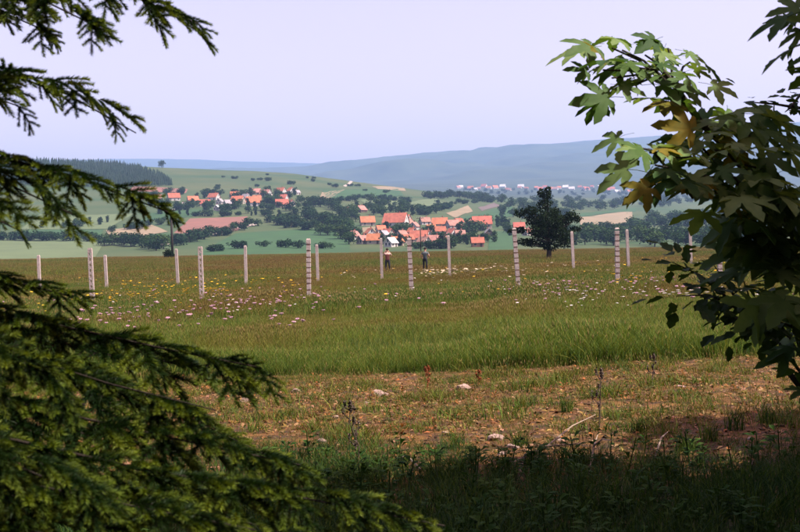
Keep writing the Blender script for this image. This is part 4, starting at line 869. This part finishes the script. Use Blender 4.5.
def bough(pts, dens=1.0, size=1.0, hang=.25, start=.12, side=(-1, 1), r0=.010):
    """pts: points along the bough, trunk end first; sprays grow from both sides and hang a little"""
    P = [Vector(p) for p in pts]; cum = [0]
    for a, b in zip(P, P[1:]): cum.append(cum[-1] + (b - a).length)
    tot = cum[-1]
    def ev(s):
        s = min(max(s, 0), tot - 1e-4); i = max(k for k in range(len(cum) - 1) if cum[k] <= s); f = (s - cum[i]) / (cum[i + 1] - cum[i]); return P[i].lerp(P[i + 1], f), (P[i + 1] - P[i]).normalized()
    pl = [ev(tot * k / 12)[0] for k in range(13)]; pl = [pl[0]] + [(pl[i - 1] + pl[i] * 2 + pl[i + 1]) / 4 for i in range(1, 12)] + [pl[12]]
    b = under(MB().tube(pl, [r0 * (1 - .85 * k / 12) for k in range(13)], 6).obj('bough', M_sbark, None, True), spruce, PINV)
    def put(p, d, L, up=Vector((0, 0, 1))):
        key = min(SPR, key=lambda q: abs(q - L)); o = link('needle_spray', gs.choice(SPR[key]), b); k = L / key * size ** 0
        roll = Matrix.Rotation(gs.uniform(-.6, .6), 4, 'X'); o.matrix_local = Matrix.Translation(p) @ frame(d, up) @ roll @ Matrix.Scale(k, 4)
    for k in range(int(tot * 12)):                   # short sprays riding on top of the bough
        u = start + (1 - start) * (k + gs.random()) / (tot * 12); p, t = ev(u * tot)
        put(p + Vector((0, 0, .006)), t + Vector((gs.uniform(-.35, .35), gs.uniform(-.35, .35), gs.uniform(-.05, .22))), (.15 - .05 * u) * gs.uniform(.8, 1.2))
    n = int(tot * 14 * dens)
    for k in range(n):
        u = start + (1 - start) * (k + gs.random()) / n; p, t = ev(u * tot); s = side[k % 2]
        sv = t.cross(Vector((0, 0, 1))).normalized() * -s
        d = t * gs.uniform(.55, .9) + sv * gs.uniform(.5, .95) + Vector((0, 0, -hang * gs.uniform(.3, 1.6)))
        put(p, d, size * (.13 + .38 * (1 - u) ** .7) * gs.uniform(.8, 1.15))
    put(ev(tot * .955)[0], ev(tot * .99)[1], .17 * size); put(ev(tot * .86)[0], ev(tot * .9)[1] + Vector((0, 0, .05)), .22 * size)
    return b
def bp(*q): return [at(*p) for p in q]
TRK = lambda z: (SB.x, SB.y, z)
# top left
bough([TRK(2.62)] + bp((-60, -45, 2.9), (40, -38, 2.7), (120, -12, 2.6), (198, 24, 2.55)), .85, .62, .40)
bough([TRK(2.5)] + bp((-70, -10, 2.6), (0, -18, 2.5), (50, -4, 2.4), (112, 34, 2.35)), .85, .55, .45)
bough([TRK(2.45)] + bp((-80, 0, 2.9), (-30, 0, 2.8), (20, 12, 2.8), (62, 38, 2.75)), .8, .5, .5)
bough([TRK(2.75)] + bp((-60, -90, 2.4), (20, -85, 2.2), (90, -60, 2.1), (150, -30, 2.05)), .7, .55, .35)
# the bough at one fifth height
bough([TRK(2.25)] + bp((-60, 62, 2.7), (0, 70, 2.6), (55, 84, 2.5), (95, 97, 2.45), (136, 133, 2.45)), .75, .42, .45)
bough([TRK(2.2)] + bp((-80, 80, 2.4), (-40, 80, 2.3), (-5, 88, 2.2), (18, 106, 2.2)), .8, .4, .5)
# the drooping bough over the far forest
bough([TRK(2.05)] + bp((-70, 140, 2.6), (0, 156, 2.5), (60, 172, 2.4), (110, 186, 2.35), (168, 212, 2.3)), .95, .48, .6)
bough([TRK(1.98)] + bp((-80, 158, 2.3), (-20, 168, 2.2), (30, 182, 2.15), (72, 214, 2.1)), .9, .46, .8)
bough([TRK(1.95)] + bp((-90, 180, 2.2), (-40, 190, 2.1), (-10, 205, 2.05), (22, 232, 2.05)), .9, .42, .8)
# lower left mass
bough([TRK(1.6)] + bp((-80, 265, 2.8), (-20, 275, 2.7), (40, 285, 2.65), (92, 302, 2.6)), 0.86, 0.52, .35)
bough([TRK(1.5)] + bp((-80, 290, 2.5), (0, 310, 2.45), (90, 335, 2.4), (180, 352, 2.35), (262, 368, 2.3)), 1.08, 0.73, .35)
bough([TRK(1.45)] + bp((-80, 320, 2.3), (-10, 345, 2.2), (70, 375, 2.15), (150, 400, 2.1), (215, 410, 2.05)), 1.08, 0.69, .5)
bough([TRK(1.3)] + bp((-90, 370, 2.2), (0, 400, 2.1), (90, 425, 2.05), (190, 440, 2.0), (300, 465, 1.95)), 1.15, 0.73, .45)
bough([TRK(1.25)] + bp((-90, 400, 2.0), (0, 440, 1.95), (110, 470, 1.9), (240, 485, 1.9), (340, 498, 1.9), (446, 526, 1.9)), 1.01, 0.62, .35)
bough([TRK(1.4)] + bp((-90, 330, 1.9), (-30, 345, 1.85), (30, 365, 1.8), (85, 405, 1.8)), 0.94, 0.52, .6)
bough([TRK(1.15)] + bp((-90, 450, 1.9), (0, 480, 1.8), (90, 500, 1.75), (180, 515, 1.7), (255, 530, 1.7)), 1.08, 0.65, .5)
bough([TRK(1.0)] + bp((-90, 500, 1.8), (0, 530, 1.75), (90, 548, 1.7), (200, 560, 1.65), (320, 562, 1.7)), 0.94, 0.65, .4)
bough([TRK(1.2)] + bp((-90, 420, 1.75), (-30, 440, 1.7), (40, 465, 1.65), (110, 505, 1.65)), 0.94, 0.52, .6)
bough([TRK(1.5)] + bp((-90, 300, 2.9), (0, 330, 2.9), (100, 372, 2.8), (190, 420, 2.75), (260, 452, 2.7)), 0.86, 0.60, .5)
bough([TRK(1.2)] + bp((-90, 420, 2.6), (0, 450, 2.55), (120, 490, 2.5), (240, 520, 2.45), (330, 545, 2.4)), 0.86, 0.60, .5)
# the rest of the tree, out of the picture on the left and above
for k in range(26):
    a = R(100 + 175 * ((k * .618) % 1)); z = .8 + 3.6 * k / 26; L = 1.7 - .25 * z; c = Vector((SB.x, SB.y, z)); d = Vector((math.cos(a), math.sin(a), 0)); bough([c, c + d * L * .5 + Vector((0, 0, -.05)), c + d * L + Vector((0, 0, -.3))], .7, .9, .4)

# ------------------------------------------------------------------ maple and bush at the right
def maple_leaf(seed, m):
    """five-lobed leaf, petiole at the origin, midrib along +X, folded along its ribs"""
    g = np.random.default_rng(seed); b = MB(); lob = [(-1.75, .52), (-.88, .86), (0, 1.0), (.88, .86), (1.75, .52)]; v = [(0, 0, 0)]; f = []
    def P(a, r_, z=0): return (r_ * math.cos(a), r_ * math.sin(a), z - .22 * r_ * r_ + g.normal(0, .01))
    sin_ = [P(-2.5, .22), P(-1.34, .24), P(-.45, .29), P(.45, .29), P(1.34, .24), P(2.5, .22)]; si = []
    for q in sin_: si.append(len(v)); v.append(q)
    for k, (a, L) in enumerate(lob):
        L *= g.uniform(.92, 1.08); dr = -.05
        rib1 = len(v); v.append(P(a, L * .5, dr)); tip = len(v); v.append(P(a, L, -.06)); pts = {}
        for s in (-1, 1):
            w = .36 * L; s1 = len(v); v.append(P(a + s * .33, L * .60, .02)); n1 = len(v); v.append(P(a + s * .20, L * .70, 0)); s2 = len(v); v.append(P(a + s * .19, L * .82, .0)); sn = si[k] if s < 0 else si[k + 1]
            F4 = [(0, rib1, sn), (sn, rib1, s1), (s1, rib1, n1), (n1, rib1, s2), (s2, rib1, tip)]
            f += [q if s < 0 else q[::-1] for q in F4]
    b.add(np.array(v), f)
    b.tube([(0, 0, 0), (-.25, 0, .02), (-.55, 0, -.02)], [.010, .008, .009], 4)
    return b.mesh('leaf', m, True)
def leafmat(n, c, c2): return mat(n, c, c2, scale=4, rough=.6, transl=.33, tcol=(1.5, 1.35, .45), rand=.25, spec=.12)
M_ml = [leafmat('maple_leaf_green', (0.065, 0.125, 0.030), (0.045, 0.095, 0.022)), leafmat('maple_leaf_pale', (0.15, 0.22, 0.075), (0.10, 0.165, 0.05)), leafmat('maple_leaf_backlit', (0.22, 0.17, 0.02), (0.12, 0.12, 0.02))]  # yellow leaves have the light shining through them put into their colour
MLV = [maple_leaf(k, M_ml[(0, 0, 1, 1)[k % 4]]) for k in range(8)]; MLY = [maple_leaf(20 + k, M_ml[2]) for k in range(2)]
MB0 = Vector((3.6, 5.4, 0)); MB0.z = Hs(MB0.x, MB0.y)
maple = empty('maple_tree', MB0); tag(maple, 'maple tree with broad lobed leaves reaching in from the right', 'tree'); MINV = Matrix.Translation(-MB0)
under(MB().tube([MB0 + Vector((0, 0, -.2)), MB0 + Vector((-.05, 0, 1.2)), MB0 + Vector((.05, -.1, 2.6)), MB0 + Vector((.2, 0, 5.2))], [.16, .13, .10, .03], 12).obj('trunk', M_bark, None, True), maple, MINV)
gl = random.Random(11)
def branch(pts, r0=.013):
    return under(MB().tube(pts, [r0 * (1 - .75 * k / (len(pts) - 1)) for k in range(len(pts))], 6).obj('branch', M_bark, None, True), maple, MINV)
def cluster(br, c, n, size=.15, yellow=.06, spread=1.0, down=.25):
    """leaves on stalks round a shoot tip, blades turned up and outward"""
    a0 = gl.uniform(0, 6.28)
    for k in range(n):
        a = a0 + k * 2.4; el = gl.uniform(-.3, .4) - down * .2; d = Vector((math.cos(a) * math.cos(el), math.sin(a) * math.cos(el), math.sin(el))); s = size * .80 * gl.uniform(.65, 1.12)
        p = c + d * s * .55 * spread + Vector((0, 0, gl.uniform(-.05, .05)))
        o = link('leaf', gl.choice(MLY) if gl.random() < yellow else gl.choice(MLV), br); up = Vector((gl.uniform(-.3, .7), gl.uniform(-1.3, -.15), .9)).normalized()
        o.matrix_local = Matrix.Translation(p) @ frame(d + Vector((0, 0, -.12 - down * gl.random())), up) @ Matrix.Rotation(gl.uniform(-.4, .4), 4, 'X') @ Matrix.Scale(s, 4)
b1 = branch([MB0 + Vector((0, -.05, 1.9))] + bp((850, 250, 4.3), (795, 215, 4.0), (742, 162, 3.8), (700, 122, 3.65), (672, 82, 3.55), (655, 62, 3.5)), .024)
for px, py, d, n, sz in [(612, 48, 3.5, 6, .135), (603, 70, 3.45, 6, .135), (632, 86, 3.45, 5, .13), (680, 80, 3.5, 5, .13), (622, 50, 3.55, 5, .12), (612, 78, 3.4, 5, .13), (645, 55, 3.5, 5, .12), (668, 48, 3.55, 5, .13), (690, 62, 3.6, 5, .13), (655, 78, 3.5, 6, .13), (668, 98, 3.6, 5, .125), (690, 98, 3.6, 4, .11), (640, 68, 3.4, 4, .11)]:
    p = at(px, py, d); t0 = at(672 + (px - 660) * .15, 84, 3.55); under(MB().tube([t0, (t0 + p) / 2 + Vector((0, 0, .02)), p], [.005, .004, .003], 5).obj('twig', M_bark, None), b1, Matrix()); cluster(b1, p, n - 2, sz, .05, 1.5, .1)
b2 = branch([MB0 + Vector((0, -.05, 1.5))] + bp((860, 280, 4.2), (800, 235, 3.8), (750, 190, 3.6), (700, 160, 3.5), (650, 152, 3.4)), .02)
for px, py, d, n, sz in [(640, 148, 3.35, 6, .14), (655, 165, 3.3, 6, .15), (668, 180, 3.3, 6, .15), (690, 145, 3.5, 5, .14), (708, 128, 3.6, 6, .14), (715, 150, 3.4, 5, .13), (728, 118, 3.65, 6, .14), (745, 135, 3.6, 6, .15), (760, 125, 3.7, 6, .15), (700, 175, 3.3, 6, .16),
                         (722, 175, 3.3, 7, .16), (745, 165, 3.5, 6, .15), (770, 155, 3.6, 6, .15), (790, 150, 3.7, 6, .15), (742, 198, 3.4, 7, .16), (765, 190, 3.4, 7, .16), (790, 185, 3.5, 7, .16), (712, 192, 3.4, 4, .14)]:
    p = at(px, py, d); t0 = at(min(790, px + 25), py + 18, d + .1); under(MB().tube([t0, (t0 + p) / 2 + Vector((0, 0, .02)), p], [.005, .004, .003], 5).obj('twig', M_bark, None), b2, Matrix()); cluster(b2, p, n - 1, sz, .05, 1.3, .15)
b3 = branch([MB0 + Vector((0, -.05, 1.2))] + bp((860, 300, 4.2), (810, 270, 3.9), (785, 245, 3.7), (758, 225, 3.6)), .018)
for px, py, d, n, sz in [(752, 230, 3.6, 6, .15), (765, 225, 3.6, 7, .16), (755, 212, 3.5, 7, .16), (775, 215, 3.5, 7, .16), (798, 220, 3.6, 7, .16), (768, 252, 3.7, 6, .15), (762, 240, 3.6, 7, .16), (772, 245, 3.6, 7, .16), (798, 250, 3.6, 7, .16), (785, 272, 3.5, 7, .16), (760, 290, 3.4, 5, .15), (790, 300, 3.3, 6, .16), (806, 335, 3.4, 5, .13), (804, 372, 3.4, 4, .11), (812, 400, 3.4, 4, .11)]:
    p = at(px, py, d); cluster(b3, p, n, sz, .02)
b4 = branch([MB0 + Vector((.1, -.05, 2.6))] + bp((900, 20, 3.2), (840, 20, 2.7), (800, 30, 2.6)), .014)
for px, py, d, n, sz in [(812, 22, 2.6, 5, .115), (818, 45, 2.6, 5, .115), (806, 64, 2.6, 4, .105), (818, 3, 2.65, 5, .115)]: cluster(b4, at(px, py, d), n, sz, 0)
# the rest of the maple's crown, out of the picture on the right: it shades the ground and the leaves below it
blobs = []
while len(blobs) < 90:
    x, y, z, r_ = gl.uniform(1.6, 6.0), gl.uniform(1.6, 6.4), gl.uniform(2.7, 5.4), gl.uniform(.45, .85)
    if x - r_ > .40 * y + .1 and x - r_ * .7 > 2.5 + (z - 4) * .62: blobs.append((x, y, z, r_, r_, r_ * .7))
while len(blobs) < 140:
    x, y, z, r_ = gl.uniform(3.0, 5.2), gl.uniform(4.0, 5.6), gl.uniform(4.6, 6.8), gl.uniform(.5, .8)
    if x - r_ > .40 * y + .1: blobs.append((x, y, z, r_, r_, r_ * .7))
blobs += [(1.42 + .3 * k, 2.42 - .03 * k, 2.9 + .2 * k, .28, .26, .2) for k in range(3)]
cr = under(link('crown', tri_mesh('crown', leafy(blobs, 44000, .2, 4), M_ml[0])), maple, MINV); cr['kind'] = 'stuff'
for q in blobs[::3]: branch([MB0 + Vector((.08, 0, 2.4 + .4 * gl.random())), Vector(q[:3])], .02)

# small-leaved thorn bush below the maple
BB = Vector((2.35, 4.9, 0)); BB.z = Hs(BB.x, BB.y)
bush = empty('thorn_bush', BB); tag(bush, 'dark small-leaved bush under the maple at the right edge', 'bush'); BINV = Matrix.Translation(-BB)
M_sl = leafmat('thorn_leaf', (0.022, 0.050, 0.014), (0.035, 0.065, 0.018))
def small_leaf(seed):
    g = np.random.default_rng(seed); b = MB(); v = [(0, 0, 0), (.5, 0, -.06), (1, 0, -.12), (.2, .22, .02), (.45, .34, .03), (.6, .22, 0), (.78, .24, 0), (.2, -.22, .02), (.45, -.34, .03), (.6, -.22, 0), (.78, -.24, 0)]
    return b.add(v, [(0, 1, 3), (3, 1, 4), (4, 1, 5), (5, 1, 6), (6, 1, 2), (1, 0, 7), (1, 7, 8), (1, 8, 9), (1, 9, 10), (1, 10, 2)]).mesh('leaf', M_sl)
SLV = [small_leaf(k) for k in range(3)]; nleaf = 0
def bush_branch(pts, n, size=.048, spread=.10, root=bush, inv=BINV):
    global nleaf
    P = [Vector(p) for p in pts]; b = under(MB().tube(P, [.009 * (1 - .8 * k / (len(P) - 1)) for k in range(len(P))], 5).obj('branch', M_bark, None), root, inv)
    for k in range(n):
        u = .3 + .7 * gl.random(); i = min(int(u * (len(P) - 1)), len(P) - 2); c = P[i].lerp(P[i + 1], u * (len(P) - 1) - i); q = c + Vector((gl.gauss(0, spread), gl.gauss(0, spread), gl.gauss(0, spread * .7)))
        o = link('leaf', gl.choice(SLV), b); d = (q - c) + Vector((gl.gauss(0, .05), gl.gauss(0, .05), -.02))
        o.matrix_local = Matrix.Translation(q) @ frame(d, Vector((gl.uniform(-.6, .6), gl.uniform(-.6, .6), 1)).normalized()) @ Matrix.Scale(size * gl.uniform(.7, 1.2), 4)
for pts, n in [([(730, 300, 4.5), (700, 275, 4.4), (672, 262, 4.3)], 42), ([(740, 310, 4.5), (710, 295, 4.4), (676, 296, 4.3)], 42), ([(750, 320, 4.5), (730, 290, 4.4), (712, 262, 4.4)], 42), ([(770, 330, 4.5), (750, 300, 4.4), (740, 270, 4.3)], 42),
               ([(790, 340, 4.5), (775, 315, 4.3), (760, 300, 4.2)], 42), ([(800, 350, 4.5), (790, 320, 4.3), (780, 290, 4.2)], 42), ([(800, 330, 4.4), (770, 318, 4.2), (735, 318, 4.1)], 42)]:
    bush_branch([BB + Vector((0, 0, .1))] + bp(*pts), n, .068, spread=.06)
for pts, n in [([(800, 108, 4.1), (775, 104, 4.0), (748, 102, 3.95)], 26), ([(800, 95, 4.1), (790, 108, 4.0), (785, 112, 3.95)], 16)]:
    bush_branch([MB0 + Vector((.1, -.3, 2.3))] + bp(*pts), n, size=.055, spread=.05)

# ------------------------------------------------------------------ the wood's edge behind the camera, which keeps the sky's light off the foreground
for k, (x, y, h) in enumerate([(-5.2, -2.6, 8), (-2.4, -4.2, 9), (.6, -4.8, 9), (3.2, -4.4, 8), (6.0, -2.6, 8), (-6.5, 1.2, 7.5), (5.6, .2, 6), (7.8, 3.4, 8), (7.2, 7.4, 7)]):
    t = empty('wood_edge_tree', (x, y, Hs(x, y))); tag(t, 'leafy tree of the wood edge behind the place of the camera', 'tree', 'trees behind the camera')
    g = random.Random(k); bl_ = [(g.uniform(-1.3, 1.3), g.uniform(-1, 1), g.uniform(.9, h - 1), g.uniform(.8, 1.3), g.uniform(.7, 1.1), g.uniform(.7, 1.1)) for _ in range(22)]
    if y < -2: bl_ += [(g.uniform(-1.4, 1.4), -y - g.uniform(1.0, 3.0), g.uniform(4.0, 6.0), .9, .8, .5) for _ in range(10)]      # boughs reaching over the camera
    link('crown', tri_mesh('crown', leafy(bl_, 9000, .34, k + 70), M_leafs[0]), t)
    MB().tube([(0, 0, -.2), (.05, 0, h * .4), (0, .05, h * .9)], [.2, .14, .03], 8).obj('trunk', M_bark, t)
